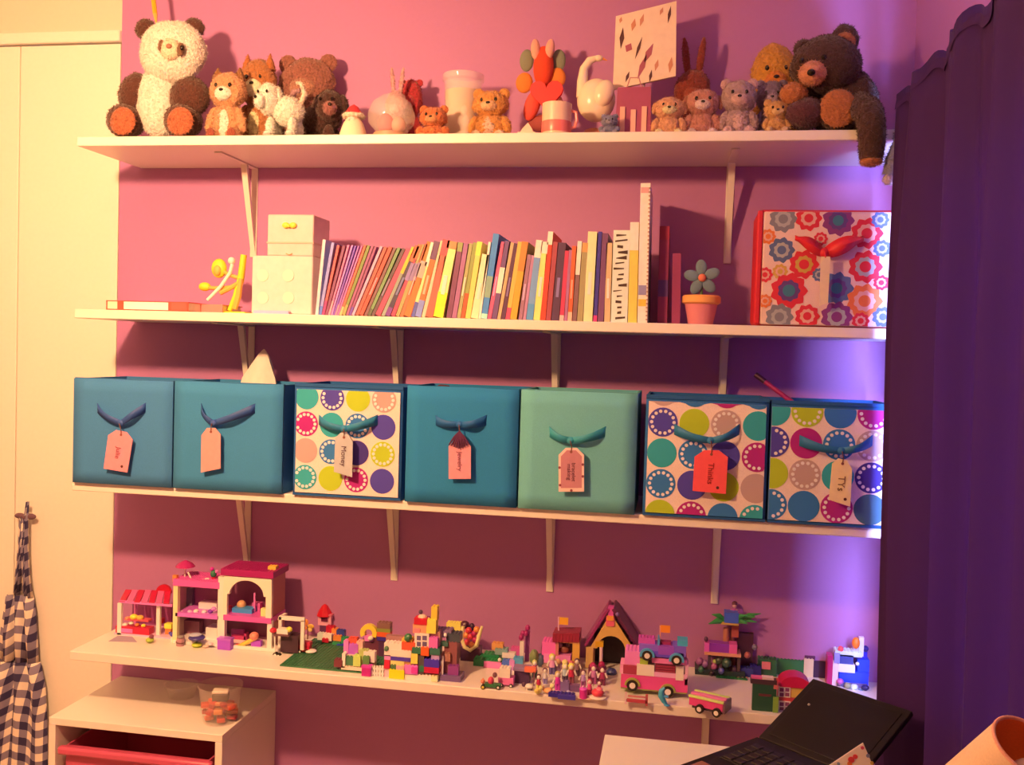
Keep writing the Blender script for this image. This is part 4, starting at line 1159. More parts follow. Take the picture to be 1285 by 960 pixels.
def card():
    y = -.13
    P = [Py(u, v, y) for u, v in ((773, 21), (849, 2), (848, 96), (769, 113))]
    c = sum(P, Vector()) / 4
    t = thing('patterned_card', 'square cream card with dark plum brushstrokes, tilted on a stand', 'card', c)
    poly = [(p.x - c.x, p.z - c.z) for p in P]
    cd_ = G().prism(poly, -.004, .004).build('card_panel', mat((.86, .74, .60), .7, 'paper'), t)
    k = mpp(c)
    def stroke(u0, v0, u1, v1, w, col):
        a, b = Py(u0, v0, y) - c, Py(u1, v1, y) - c
        n = Vector((-(b.z - a.z), 0, b.x - a.x)).normalized() * w * k
        m = (a + b) / 2
        G().prism([(a.x, a.z), ((m + n).x, (m + n).z), (b.x, b.z), ((m - n).x, (m - n).z)], -.0048, -.0038).build('brushstroke', mat(col, .7), cd_)
    D, P_, O_ = (.10, .04, .05), (.42, .12, .20), (.62, .30, .20)
    for s in ((779, 62, 782, 35, 3, D), (797, 75, 806, 47, 2, D), (800, 100, 812, 68, 3.5, P_), (808, 80, 820, 55, 4, P_), (786, 66, 792, 55, 5, P_), (793, 40, 797, 24, 3, O_), (803, 34, 808, 18, 2.5, O_),
              (838, 30, 842, 8, 2, D), (828, 20, 832, 10, 2, O_), (840, 92, 843, 72, 3, O_), (822, 90, 826, 75, 2.5, O_), (785, 104, 790, 90, 2, D), (815, 104, 818, 88, 2, D), (778, 30, 780, 22, 2, O_)):
        stroke(*s)
    b = thing('card_stand', 'slim metal stand holding up the tilted card', 'stand', (c.x, y + .012, Z1))
    mm = mat((.5, .4, .4), .3, 'metal')
    G().lathe([(.026, 0), (.026, .004), (.004, .008)], 18).build('stand_foot', mm, b)
    G().cyl((0, 0, .006), (0, 0, c.z - Z1 + .01), .0025, n=8).build('stand_rod', mm, b)
    G().box(-.012, .012, -.0075, 0, c.z - Z1 - .02, c.z - Z1 + .012).build('clip', mm, b)
card()
plush(843, 893, 46, -.07, 'tall maroon rabbit plush with upright ears behind the card', mat((.26, .045, .03), .95, 'fur'), mat((.34, .07, .04), .95, 'fur'), 'long', seed=10, eyes=False)
plush(818, 862, 122, -.21, 'light tan lamb plush in front of the maroon rabbit', fur(215, 120, 65, 840), fur(235, 160, 90, 840), 'flop', seed=11, head=.48)
plush(858, 905, 112, -.20, 'rusty orange dog plush with drooping ears', fur(190, 95, 60, 880), fur(215, 140, 100, 880), 'flop', fur(165, 75, 45, 880), seed=12, head=.48)
plush(902, 951, 96, -.20, 'grey and pink koala plush with big round ears', mat((.42, .30, .34), .95, 'fur'), mat((.62, .42, .44), .95, 'fur'), 'round', mat((.55, .36, .40), .95, 'fur'), belly=mat((.66, .46, .46), .95, 'fur'), seed=13, head=.5)
plush(938, 1003, 57, -.08, 'round orange-yellow chick plush behind the koala', fur(205, 105, 25, 960), fur(225, 95, 20, 960), 'none', seed=14, head=.55)
plush(946, 988, 96, -.16, 'lavender grey mouse plush between koala and big bear', mat((.22, .16, .26), .95, 'fur'), mat((.4, .3, .4), .95, 'fur'), 'round', seed=15)
plush(957, 993, 124, -.24, 'small golden tan bear plush at the shelf edge by the big bear', fur(205, 115, 50, 970), fur(220, 135, 70, 970), 'round', seed=16, head=.5)
def big_bear():
    y = -.19
    p = Py(1040, 160, y); k = mpp(p)
    t = thing('teddy_bear', 'big dark brown teddy bear with tan ears, one leg dangling over the shelf edge', 'plush toy', (p.x, y, Z1), 0, 'plush toys on the top shelf')
    dk, tn, mz = mat((.065, .027, .022), .98, 'fur'), mat((.46, .17, .06), .95, 'fur'), mat((.62, .27, .16), .95, 'fur')
    def q(u, v, dy=0): r = Py(u, v, y + dy); return Vector((r.x - p.x, dy, r.z - Z1))
    G().ell(q(1056, 128, .01), (44 * k, .062, 42 * k), 22, 14, jit=.08).build('body', dk, t)
    hd = G().ell(q(1036, 83, -.03), (42 * k, .065, 36 * k), 24, 16, jit=.08, seed=3).build('head', dk, t)
    G().ell(q(1020, 92, -.075), (17 * k, .030, 15 * k), jit=.05).build('muzzle', mz, hd)
    G().ell(q(1018, 91, -.108), (5 * k, .009, 4 * k), 12, 8).build('nose', M_EYE, hd)
    for u, v in ((1006, 76), (1034, 72)): G().ell(q(u, v, -.092), (3.4 * k, .006, 3.4 * k), 10, 7).build('eye', M_EYE, hd)
    e = G().ell(q(1060, 50, -.01), (17 * k, .018, 19 * k), jit=.08).build('ear', dk, hd)
    G().ell(q(1060, 54, -.024), (13 * k, .008, 14 * k)).build('inner_ear', tn, hd)
    G().ell(q(1008, 62, -.01), (12 * k, .016, 12 * k), jit=.08).build('ear', dk, hd)
    G().ell(q(996, 118, -.06), (17 * k, .024, 14 * k), jit=.06).build('arm', tn, t)
    G().ell(q(1080, 118, -.02), (17 * k, .030, 32 * k), M=Matrix.Rotation(R(-18), 3, 'Y'), jit=.08).build('arm', dk, t)
    G().ell(q(1010, 143, -.05), (26 * k, .045, 19 * k), jit=.06).build('leg', mat((.10, .03, .05), .98, 'fur'), t)
    lg = G().ell(q(1052, 138, -.065), (25 * k, .020, 26 * k), jit=.05).build('leg', dk, t)
    G().ell(q(1052, 136, -.083), (22 * k, .010, 23 * k)).build('foot_sole', tn, lg)
    dl = G().tube([q(1078, 132, -.05), q(1090, 142, -.115), q(1094, 160, -.13), q(1094, 182, -.128), q(1093, 200, -.13)], [17 * k, 17 * k, 16 * k, 15 * k, 13 * k], 14).build('dangling_leg', dk, t)
    G().ell(q(1093, 203, -.128), (13 * k, .025, 5 * k)).build('foot_sole', tn, dl)
big_bear()
def gray_toy():
    y = -.30
    p = Py(1118, 160, -.20)
    t = thing('grey_cat_plush', 'fluffy grey plush at the curtain with a paw hanging off the shelf', 'plush toy', (p.x + .05, -.20, Z1), 0, 'plush toys on the top shelf')
    gm = mat((.24, .26, .34), .98, 'fur'); pw = mat((.55, .48, .52), .95, 'fur')
    k = mpp(p)
    def q(u, v, yy): r = Py(u, v, yy); return Vector((r.x - p.x - .05, yy + .20, r.z - Z1))
    G().ell((.02, 0, .030), (.04, .035, .030), jit=.1).build('body', gm, t)
    hd = G().ell((.03, -.02, .068), (.032, .028, .026), jit=.1).build('head', gm, t)
    for s in (-1, 1): G().lathe([(.010, 0), (.0005, .022)], 8, (.03 + s * .018, -.02, .085)).build('ear', gm, hd)
    a = G().tube([(.0, -.03, .02), q(1134, 158, -.30), q(1130, 180, -.315), q(1121, 202, -.315), q(1116, 220, -.31)], [.016, .016, .015, .016, .014], 12).build('arm', gm, t)
    G().ell(q(1116, 225, -.312), (.013, .013, .012), jit=.1).build('paw', pw, a)
gray_toy()
grow_fur()
# ------------------------------------------------------------------ lowest shelf: toy brick sets
def Q(u, v): return Pz(u, v, Z4)
class Set:
    """a toy on the lowest shelf: pixel rectangles on upright planes become blocks with real depth"""
    def __init__(s, name, label, cat, u, v, group=None):
        s.p = Q(u, v); s.y = s.p.y; s.k = mpp(s.p); s.u = u
        s.t = thing(name, label, cat, (s.p.x, s.p.y, Z4 + .0003), 0, group)
    def q(s, u, v, dy=0):
        r = Py(u, v, s.y + dy); return Vector((r.x - s.p.x, dy, r.z - Z4 - .0003))
    def b(s, name, u0, u1, v0, v1, col, dy=0, dep=.016, studs=False, parent=None, floor=False, bevel=0):
        um, vm = (u0 + u1) / 2, (v0 + v1) / 2
        x0, x1 = s.q(u0, vm, dy).x, s.q(u1, vm, dy).x
        z0, z1 = s.q(um, v1, dy).z, s.q(um, v0, dy).z
        if floor: z0 = 0
        z0 = max(0, z0); z1 = max(z1, z0 + .002)
        g = G().box(x0, x1, dy, dy + dep, z0, z1)
        if studs:
            nx, ny = max(1, round((x1 - x0) / .008)), max(1, round(dep / .008))
            for i in range(nx):
                for j in range(ny):
                    cx, cy = x0 + (x1 - x0) * (i + .5) / nx, dy + dep * (j + .5) / ny
                    g.cyl((cx, cy, z1), (cx, cy, z1 + .0017), .0024, n=8)
        mt = col if not isinstance(col, tuple) else toy(*col, s.u)
        return g.build(name, mt, parent or s.t, bevel)
    def e(s, name, u, v, ru, rv, col, dy=0, ry=None, parent=None, **kw):
        mt = col if not isinstance(col, tuple) else toy(*col, s.u)
        return G().ell(s.q(u, v, dy), (ru * s.k, (ry if ry else ru) * s.k, rv * s.k), 12, 8, **kw).build(name, mt, parent or s.t)
    def c(s, name, u0, v0, u1, v1, r, col, dy=0, dy1=None, r1=None, parent=None, n=10):
        mt = col if not isinstance(col, tuple) else toy(*col, s.u)
        return G().cyl(s.q(u0, v0, dy), s.q(u1, v1, dy if dy1 is None else dy1), r * s.k, None if r1 is None else r1 * s.k, n).build(name, mt, parent or s.t)
    def wheel(s, u, v, r, dy, parent=None, hub=(245, 215, 185)):
        a = s.q(u, v, dy)
        w = G().cyl(a, a + Vector((0, .009, 0)), r * s.k, n=18).build('wheel', mat((.02, .015, .015), .6), parent or s.t)
        G().cyl(a + Vector((0, -.001, 0)), a, r * s.k * .55, n=12).build('hub', toy(*hub, s.u), w)
        return w
WHT, CREAM, YEL, ORG, RED, PNK, MAGE, LIM, GRN, BLU, TEA, BRW, DKR, LAV, PUR, BLK_ = ((250, 205, 150), (245, 185, 115), (248, 190, 40), (235, 110, 35), (205, 25, 30), (240, 100, 110), (215, 35, 90),
    (185, 165, 40), (55, 95, 45), (65, 45, 110), (75, 120, 125), (125, 55, 35), (110, 25, 35), (190, 130, 150), (150, 55, 105), (40, 15, 15))

# --- café with striped awning
s = Set('toy_cafe', 'toy brick café with red striped awning at the left end of the lowest shelf', 'toy building', 178, 799)
s.b('base_plate', 143, 216, 797, 800, (240, 150, 130), 0, .10)
s.b('back_wall', 166, 215, 757, 797, (190, 75, 85), .085, .006)
s.b('post', 147, 152, 757, 797, WHT, .0, .008, floor=True); s.b('post', 196, 200.5, 757, 797, WHT, .01, .008, floor=True); s.b('post', 168, 170.5, 757, 797, PNK, .06, .006, floor=True)
for i in range(7):
    u = 158 + i * 8.2
    a0, a1 = s.q(u - 8 + i, 756 + i * .35, 0), s.q(u, 741 + i * .2, .05)
    b0, b1 = s.q(u - 0.6 + i, 756.5 + i * .35, 0), s.q(u + 8, 741.5 + i * .2, .05)
    up = Vector((0, -.002, .004))
    G().add([a0, b0, b1, a1, a0 + up, b0 + up, b1 + up, a1 + up], [(0, 1, 2, 3), (7, 6, 5, 4), (0, 4, 5, 1), (1, 5, 6, 2), (2, 6, 7, 3), (3, 7, 4, 0)]).build('awning_strip', toy(*((205, 22, 35) if i % 2 == 0 else (240, 80, 85)), 180), s.t, .001)
s.b('awning_rail', 150, 216, 756, 759, PNK, -.001, .004)
pl = [(math.cos(R(a)), math.sin(R(a))) for a in range(0, 181, 15)]
c = s.q(205, 744, .045)
G().prism([(c.x + x * 10.5 * s.k, c.z + z * 10.5 * s.k) for x, z in pl], .045, .052).build('arched_sign', toy(205, 15, 25, 180), s.t)
ct = s.b('counter', 145, 187, 787, 798, (215, 30, 35), .002, .025)
s.b('counter_panel', 151, 166, 789, 794, PNK, .0005, .003, parent=ct)
for u, v, r, cl in ((157, 784, 3.5, WHT), (165, 782, 3.2, CREAM), (172, 784, 3, ORG), (180, 785, 3, YEL), (168, 774, 5, YEL), (176, 775, 4.5, (245, 150, 40)), (160, 776, 3.5, (240, 120, 60)), (150, 781, 3, PNK)):
    s.e('pastry', u, v, r, r * .7, cl, .012)
s.b('pastry_shelf', 156, 186, 777, 779.5, (225, 70, 50), .006, .02)
s.b('stool', 196, 204, 776, 782, RED, .03, .012); s.c('stool_leg', 200, 782, 200, 797, 1, WHT, .036)
s.b('till', 206, 215, 783, 789, YEL, .02, .016); s.b('till_stand', 207, 214, 789, 797, ORG, .022, .012)
def leaflet(name, label, pts, col, h=.0006):
    P = [Q(u, v) for u, v in pts]; c = sum(P, Vector()) / 4
    t = thing(name, label, 'paper', (c.x, c.y, Z4 + .0002))
    n = len(P); v = [(p.x - c.x, p.y - c.y, 0) for p in P]
    G().add(v + [(a, b, h) for a, b, _ in v], [tuple(range(n))[::-1], tuple(range(n, 2 * n))] + [(i, (i + 1) % n, n + (i + 1) % n, n + i) for i in range(n)]).build('sheet', mat(col, .7, 'paper'), t)
    return t
leaflet('folded_leaflet', 'lavender leaflet lying flat before the toy café', [(136, 805), (148, 798), (166, 799), (172, 806)], (.42, .36, .55))

# --- open dollhouse
s = Set('toy_dollhouse', 'two-storey open toy brick dollhouse with arched balcony and dark pink roof', 'toy building', 282, 813)
BW = (165, 70, 60)
s.b('base_plate', 217, 350, 809, 813, (250, 200, 130), -.002, .10)
s.b('back_wall', 219, 276, 737, 810, (175, 85, 75), .085, .006); s.b('back_wall', 278, 343, 724, 810, (150, 65, 60), .085, .006)
s.b('pillar', 217, 222.5, 730, 811, (250, 180, 90), 0, .012); s.b('pillar', 273, 282, 724, 813, CREAM, 0, .014); s.b('pillar', 335, 341, 779, 815, WHT, 0, .010)
s.b('side_wall', 217, 219, 737, 811, (215, 140, 80), .012, .075); s.b('side_wall', 339.5, 341.5, 724, 812, (190, 90, 50), .010, .078)
s.b('terrace_floor', 217, 275, 729, 737, (230, 75, 95), -.002, .09, True)
s.b('upper_floor', 220, 274, 771, 775.5, (225, 90, 115), 0, .086); s.b('upper_floor', 280, 340, 774, 780.5, (225, 70, 95), -.004, .09)
rf = s.b('roof', 277, 343, 716, 724, (170, 25, 55), -.004, .096, True)
# arched facade
a0, a1 = s.q(281, 750), s.q(341, 753)
cx, cz = (s.q(288, 745).x + s.q(331, 745).x) / 2, s.q(309, 747).z
ra = (s.q(331, 745).x - s.q(288, 745).x) / 2
x0, x1, zt, zb = s.q(280, 750).x, a1.x, s.q(309, 724.5).z, s.q(309, 775).z
inner = [(cx - ra - .006, zb), (cx - ra - .006, cz), (cx - ra, cz)] + [(cx + ra * math.cos(R(180 - a)), cz + min(ra * .82, zt - cz - .004) * math.sin(R(180 - a))) for a in range(12, 180, 12)] + [(cx + ra, cz), (cx + ra + .006, cz), (cx + ra + .006, zb)]
outer = []
for x, z in inner:
    if z <= cz + 1e-6: outer.append((x0 if x < cx else x1, z))
    else: outer.append((x0 + (x1 - x0) * (x - (cx - ra)) / (2 * ra), zt))
G().strip(outer, inner, -.001, .008).build('arched_front', toy(250, 190, 110, 300), s.t)
s.b('window_wall', 225, 241, 738, 770, (110, 85, 60), .07, .012); s.b('wall_cabinet', 249, 272, 757, 771, (245, 190, 120), .05, .03)
for u, v, cl in ((228, 769, WHT), (238, 768, (230, 150, 150)), (246, 767, WHT), (256, 768, (240, 170, 170)), (264, 767, PUR), (268, 764, (225, 110, 140))): s.e('crockery', u, v, 3.4, 2.6, cl, .018)
s.b('kitchen_unit', 258, 272, 788, 809, (240, 190, 125), .03, .04); s.b('ground_wardrobe', 222, 250, 779, 806, (150, 70, 55), .06, .022)
ps = s.c('parasol_pole', 232, 730, 232.5, 709, 1.1, WHT, .03)
c = s.q(232.5, 711, .03)
G().lathe([(12.5 * s.k, 0), (9 * s.k, 4 * s.k), (3 * s.k, 7.5 * s.k), (.0003, 8.5 * s.k)], 16, c).build('parasol_canopy', toy(190, 30, 60, 230), s.t)
G().tube([s.q(236, 718, .02), s.q(240, 727, .02), s.q(252, 728, .02), s.q(262, 726, .02)], 1.2 * s.k, 8).build('terrace_rail', toy(250, 200, 160, 240), s.t)
s.b('lantern', 216.5, 221.5, 722, 730, ORG, .004, .010); s.b('roof_lantern', 336, 346, 711, 718, (245, 150, 40), .02, .018, True)
s.c('flower_pot', 268, 729, 268, 724, 3, RED, .03); s.e('flower_leaves', 268, 720, 4, 5, GRN, .03); s.e('blossom', 266, 714, 2.6, 2.6, MAGE, .028); s.e('blossom', 272, 717, 2.4, 2.4, PNK, .03)
s.b('bed', 291, 316, 764, 772, TEA, .022, .03); s.b('bed_frame', 290, 317, 771, 774.5, WHT, .02, .034)
s.e('plush_figure', 303, 759, 6, 6, (225, 130, 60), .045); s.e('cushion', 289, 764, 4, 5, (210, 50, 50), .05); s.c('candle', 319.5, 770, 319.5, 744, 1.3, PNK, .04); s.b('chair', 316, 326, 757, 774, (225, 80, 90), .05, .018); s.b('bedside_lamp', 327, 336, 764, 774, (245, 185, 80), .01, .014)
def small(name, label, cat, u, v, parts, group='small toys on the lowest shelf'):
    s = Set(name, label, cat, u, v, group)
    for a in parts:
        kind = a[0]
        if kind == 'b': s.b(*a[1:7], **(a[7] if len(a) > 7 else {}))
        elif kind == 'e': s.e(*a[1:7], **(a[7] if len(a) > 7 else {}))
        elif kind == 'c': s.c(*a[1:8], **(a[8] if len(a) > 8 else {}))
        elif kind == 'w': s.wheel(*a[1:])
    return s
small('toy_chest', 'purple toy chest block before the dollhouse', 'toy', 281, 816, [('b', 'chest', 272.5, 289, 803, 816, (175, 60, 120), dict(dep=.018, bevel=.001)), ('b', 'lid', 272, 289.5, 801.5, 804, (190, 75, 135), dict(dy=-.001, dep=.02))])
small('toy_sofa', 'dark pink toy sofa inside the dollhouse ground floor', 'toy', 298, 807, [('b', 'sofa_seat', 290, 308, 798, 806, (200, 45, 60)), ('b', 'sofa_back', 290, 306, 790, 799, (185, 60, 85), dict(dy=.012, dep=.006)), ('b', 'arm', 306, 309, 795, 806, (200, 45, 60))])
small('toy_slide', 'orange toy slide in front of the dollhouse', 'toy', 312, 815, [('c', 'chute', 300, 811, 322, 800, 2.6, (245, 155, 40)), ('e', 'seat', 319, 798, 6, 5, (235, 110, 60)), ('b', 'foot', 295, 304, 809, 815, (225, 70, 40), dict(dep=.01)), ('b', 'stand', 315, 327, 804, 815, (180, 60, 120), dict(dep=.012))])
small('toy_grill', 'dark round toy grill on a lime base', 'toy', 247, 812, [('e', 'bowl', 247, 800, 10.5, 3.4, (70, 45, 70)), ('e', 'grill_top', 245, 796.5, 8, 1.8, (190, 150, 110)), ('c', 'leg', 247, 812, 247, 802, 1.6, (90, 70, 40)), ('e', 'lime_base', 247, 809, 6.5, 3, (200, 165, 30))])
small('toy_barrel', 'brown toy barrel left of the toy grill', 'toy', 226, 810, [('c', 'barrel', 226, 810, 227, 800, 5, (190, 105, 75), dict(n=12)), ('c', 'hoop', 226, 806.5, 226.2, 805, 5.4, BRW, dict(n=12)), ('e', 'lid', 227, 799, 4.6, 1.6, (150, 110, 70))])
small('toy_bird', 'tiny blue toy bird on a white block by the café', 'toy', 217, 806, [('b', 'block', 214, 221, 799, 806, WHT, dict(dep=.012)), ('e', 'bird_body', 217, 796, 4, 2.8, (90, 60, 95)), ('e', 'bird_head', 213.5, 794.5, 2, 2, (90, 60, 95))])
small('toy_dish', 'pair of tiny peach dishes on the shelf before the dollhouse', 'toy', 261, 813, [('e', 'dish', 258, 811, 4, 1.8, (235, 150, 90)), ('e', 'dish', 264, 808, 4, 1.8, (235, 160, 110))])
small('toy_shrub', 'little lime and brown shrub before the café', 'toy', 189, 807, [('e', 'leaves', 188, 803, 5, 3.2, (185, 160, 40), dict(jit=.3)), ('e', 'root', 190, 799, 3, 3, (140, 60, 50), dict(jit=.3))])

# --- white stretcher frame
s = Set('toy_gurney', 'white framed toy gurney with wheels next to the dollhouse', 'toy', 365, 822)
for u0, u1, v0, v1, dy in ((349, 353, 776, 818, .03), (377, 381.5, 779, 816, .0)): s.b('frame_post', u0, u1, v0, v1, WHT, dy, .006)
s.b('frame_bar', 350, 382, 774, 779, WHT, .0, .006); s.b('frame_bar', 349, 353, 774, 778, WHT, .0, .036)
s.b('dark_box', 352, 374, 797, 819, (70, 30, 25), .004, .03); s.b('mattress', 347, 361, 790, 796, WHT, -.012, .02); s.e('yellow_pillow', 363, 790, 4, 3.5, YEL, -.004); s.e('red_pillow', 343, 791, 4.5, 3.5, RED, -.012)
s.b('bed_rail', 343, 362, 796, 798.5, (120, 60, 40), -.014, .026)
for u, v in ((345, 822), (349, 823.5)): s.wheel(u, v, 3, -.012)
s.c('leg', 345, 797, 345, 821, 1, WHT, -.008)

# --- green base plate and its scenery
P0, P1 = Q(351, 836), Q(481, 848.5)
gp = thing('green_base_plate', 'flat dark green toy base plate before the brick wall', 'base plate', ((P0.x + P1.x) / 2, (P0.y + P1.y) / 2, Z4 + .0003))
hx = (P1.x - P0.x) / 2
yb = Q(392, 802).y - (P0.y + P1.y) / 2
g = G().box(-hx, hx, (P0.y - P1.y) / 2, yb, 0, .0032)
for i in range(int(2 * hx / .008)):
    for j in range(int((yb - (P0.y - P1.y) / 2) / .008)):
        x, y = -hx + .004 + i * .008, (P0.y - P1.y) / 2 + .004 + j * .008
        if y < yb: g.cyl((x, y, .0032), (x, y, .0046), .0024, n=6)
g.build('plate', toy(62, 88, 38, 420), gp)
def lift(s): s.t.location.z += .0034
s = Set('toy_kiosk', 'small toy kiosk tower with a pointed red roof', 'toy building', 407, 800)
s.b('plinth', 401, 413, 784, 800, (105, 40, 50), 0, .02, floor=True); s.b('booth', 399, 415, 772, 785, (240, 130, 100), -.001, .022); s.b('window', 403, 411, 774, 780, DKR, -.003, .004); s.b('ledge', 398, 416, 771, 773.5, (220, 90, 70), -.003, .026)
c = s.q(407.5, 772, .010)
G().lathe([(10.5 * s.k, 0), (9 * s.k, 4 * s.k), (4 * s.k, 12 * s.k), (.0004, 14.5 * s.k)], 8, c).build('roof', toy(205, 18, 20, 400), s.t)
s = Set('toy_flower_bed', 'mixed toy flower bed of white, red and orange bricks on the green plate', 'toy', 408, 809); lift(s)
for u0, u1, v0, v1, cl, dy in ((398, 409, 797, 805, (225, 205, 120), .004), (405, 416, 798, 806, WHT, 0), (404, 412, 803, 808, RED, -.002), (409, 419, 788, 797, RED, .016), (416, 423, 791, 797, ORG, .014), (422, 432, 793, 802, (60, 55, 85), .012), (418, 428, 800, 806, ORG, .002), (428, 436, 802, 810, (60, 120, 50), .002), (417, 427, 808, 814, (60, 115, 50), -.006), (422, 431, 814, 822, BLU, -.010), (396, 407, 804, 809, (70, 80, 50), .006)):
    s.b('brick', u0, u1, v0, v1, cl, dy, .014, True)
small('toy_red_car', 'little red toy car at the back of the green plate', 'toy car', 380, 821, [('b', 'car_body', 372, 388, 810, 818, RED, dict(dep=.018, bevel=.001)), ('b', 'bonnet', 379, 389, 806, 811, (215, 40, 40), dict(dep=.016)), ('w', 376, 818, 2.6, -.003), ('w', 385, 818, 2.6, -.003)])
small('toy_white_boat', 'small white toy boat on the green plate', 'toy', 390, 821, [('e', 'hull', 390, 817, 7.5, 2.6, WHT), ('b', 'keel', 384, 396, 817, 820.5, BRW, dict(dep=.006))])
small('toy_pinwheel', 'orange toy pinwheel behind the white gurney', 'toy', 386, 802, [('c', 'stick', 386, 803, 386, 786, .8, BRW), ('e', 'vane', 384, 781, 3.2, 4.5, ORG, dict(ry=1)), ('e', 'vane', 390, 786, 4.5, 3, (235, 140, 40), dict(ry=1)), ('e', 'vane', 382, 788, 4, 2.8, ORG, dict(ry=1)), ('e', 'vane', 389, 790, 3, 3, (245, 160, 60), dict(ry=1))])

# --- garden corner left of the wall
s = Set('toy_garden', 'toy garden corner of pink, lime and cream bricks left of the brick wall', 'toy building', 448, 845); lift(s)
for u0, u1, v0, v1, cl, dy in ((428, 456, 839, 843, (245, 165, 100), 0), (429, 433, 822, 840, WHT, 0), (434, 446, 826, 837, (80, 100, 45), .004), (443, 452, 825, 838, (205, 175, 60), 0), (450, 461, 818, 830, (190, 150, 60), .006), (456, 470, 820, 833, CREAM, .004), (435, 449, 810, 824, (190, 75, 130), .016), (431, 437, 806, 822, PNK, .014), (447, 455, 807, 821, (240, 140, 90), .018), (437, 448, 803, 811, (230, 70, 35), .020), (455, 463, 826, 838, (100, 110, 40), -.004), (419, 430, 830, 839, (130, 45, 35), .0)):
    s.b('brick', u0, u1, v0, v1, cl, dy, .016, True)
for u0, u1, v0, v1, cl, dy in ((433, 447, 824, 842, (225, 150, 90), .008), (449, 470, 831, 842, (190, 130, 70), .010), (431, 456, 818, 842, (150, 80, 60), .024)): s.b('support_brick', u0, u1, v0, v1, cl, dy, .014, floor=True)
small('toy_flower_box', 'magenta toy box beside the white picket fence', 'toy', 459, 849, [('b', 'box_body', 453.5, 465, 837, 849, (205, 30, 75), dict(dep=.016, bevel=.001)), ('b', 'box_lid', 453, 465.5, 836, 838.5, (220, 50, 95), dict(dy=-.0005, dep=.017))])
s = Set('toy_picket_fence', 'small white toy picket fence at the front of the brick wall', 'toy fence', 474, 849)
for i in range(5): s.b('picket', 465.2 + i * 3.4, 467.6 + i * 3.4, 835.5, 849, WHT, 0, .003, floor=True)
s.b('rail', 465, 482, 838, 840.5, WHT, .001, .003); s.b('rail', 465, 482, 844, 846.5, WHT, .001, .003)
s = Set('toy_flower_arch', 'round yellow toy arch with a brown base at the back', 'toy', 463, 823)
c = s.q(463, 794, .0)
ro = [(c.x + 11 * s.k * math.cos(R(a)), c.z + 11 * s.k * math.sin(R(a))) for a in range(-30, 211, 20)]
ri = [(c.x + 5 * s.k * math.cos(R(a)), c.z + 5 * s.k * math.sin(R(a))) for a in range(-30, 211, 20)]
G().strip(ro, ri, -.005, .008).build('ring', toy(245, 165, 35, 460), s.t)
s.b('brown_base', 454, 476, 803, 823, (120, 45, 40), .0, .02, True, floor=True); s.b('pink_block', 457, 468, 798, 805, PNK, -.004, .014); s.e('blossom', 465, 801, 3.5, 3, (245, 190, 170), -.006)
s = Set('toy_block_tower', 'banded toy block of brown, olive, orange and blue bricks behind the wall', 'toy', 481, 826)
for v0, v1, cl in ((782, 789, (140, 75, 45)), (789, 793.5, (150, 120, 35)), (793.5, 799.5, (230, 75, 25)), (799.5, 804.5, (75, 40, 80))): s.b('brick', 473, 489.5, v0, v1, cl, 0, .02, v0 == 782)
s.b('column', 475, 488, 804.5, 826, (95, 40, 45), .002, .016, floor=True)

# --- the colourful brick wall
s = Set('toy_brick_wall', 'tall stepped wall of many coloured toy bricks with a white window', 'toy building', 516, 853)
W_ = [(488, 507, 841, 852, (245, 200, 15), -.004), (507, 541, 847, 855, (250, 205, 130), 0), (541, 549, 849, 855.5, (240, 190, 90), -.002), (507, 524, 835, 847, (238, 95, 120), 0), (516, 524, 838, 845, (225, 50, 95), -.002),
      (532, 550.5, 828, 837.5, (75, 40, 100), 0), (532, 550.5, 837.5, 845, (200, 20, 35), 0), (525, 532, 823, 847, (90, 60, 40), .002), (526, 532, 836, 843, (50, 95, 45), 0), (482, 489, 828, 839, (215, 30, 35), 0), (482, 490, 822, 828, (235, 110, 140), 0), (490, 507, 829.5, 836, (240, 170, 70), 0),
      (507, 516, 829.5, 835, (200, 110, 40), .002), (490, 515, 824.5, 829.5, (85, 45, 95), 0), (482, 516, 816, 824.5, (248, 205, 140), 0), (515.5, 524, 820, 833, (240, 170, 50), 0), (482, 504, 807.5, 816, (248, 205, 145), .002), (504, 521, 806, 816, (225, 70, 30), .002), (504, 517, 802, 808, (240, 140, 40), .004),
      (528, 538, 812.5, 823, (240, 75, 20), 0), (517, 528, 813, 820.5, (60, 90, 45), 0), (539, 552, 814, 822, (60, 85, 50), 0), (538, 549, 801, 814.5, (235, 85, 105), .002), (490, 497, 834.5, 840, (90, 95, 40), -.002), (482, 490, 839, 851, (240, 140, 110), .004), (497, 507, 836, 841, (238, 130, 90), -.002),
      (541, 551, 822, 828, (190, 120, 110), .002), (518, 535, 784, 795, (240, 125, 60), .006), (519, 527, 789, 795, (235, 105, 75), .004), (535, 547, 778, 795, (245, 170, 45), .006), (541, 548.5, 762, 779, (240, 155, 35), .010), (524, 536, 795, 813, (215, 130, 60), .012), (536, 552, 793, 815, (200, 110, 70), .014)]
for u0, u1, v0, v1, cl, dy in W_: s.b('brick', u0, u1, v0, v1, cl, dy, .022, True)
s.b('support_brick', 484, 550, 822, 855, (120, 60, 50), .024, .016, floor=True); s.b('support_brick', 484, 550, 800, 824, (170, 90, 60), .026, .014)
w = s.b('window_frame', 520, 538, 795, 813, (250, 205, 150), .003, .006)
for u0, u1, v0, v1 in ((523, 528, 798, 803.5), (530, 535.5, 798, 803.5), (523, 528, 805.5, 811), (530, 535.5, 805.5, 811)): s.b('pane', u0, u1, v0, v1, (110, 70, 70), .0022, .003, parent=w)
s.b('red_cap', 519.5, 535.5, 776, 784, (205, 25, 25), .004, .024); s.e('tan_dome', 530, 775, 6, 4.5, (235, 150, 90), .016); s.e('dark_knob', 528, 768, 2.8, 2.8, (90, 50, 45), .016)
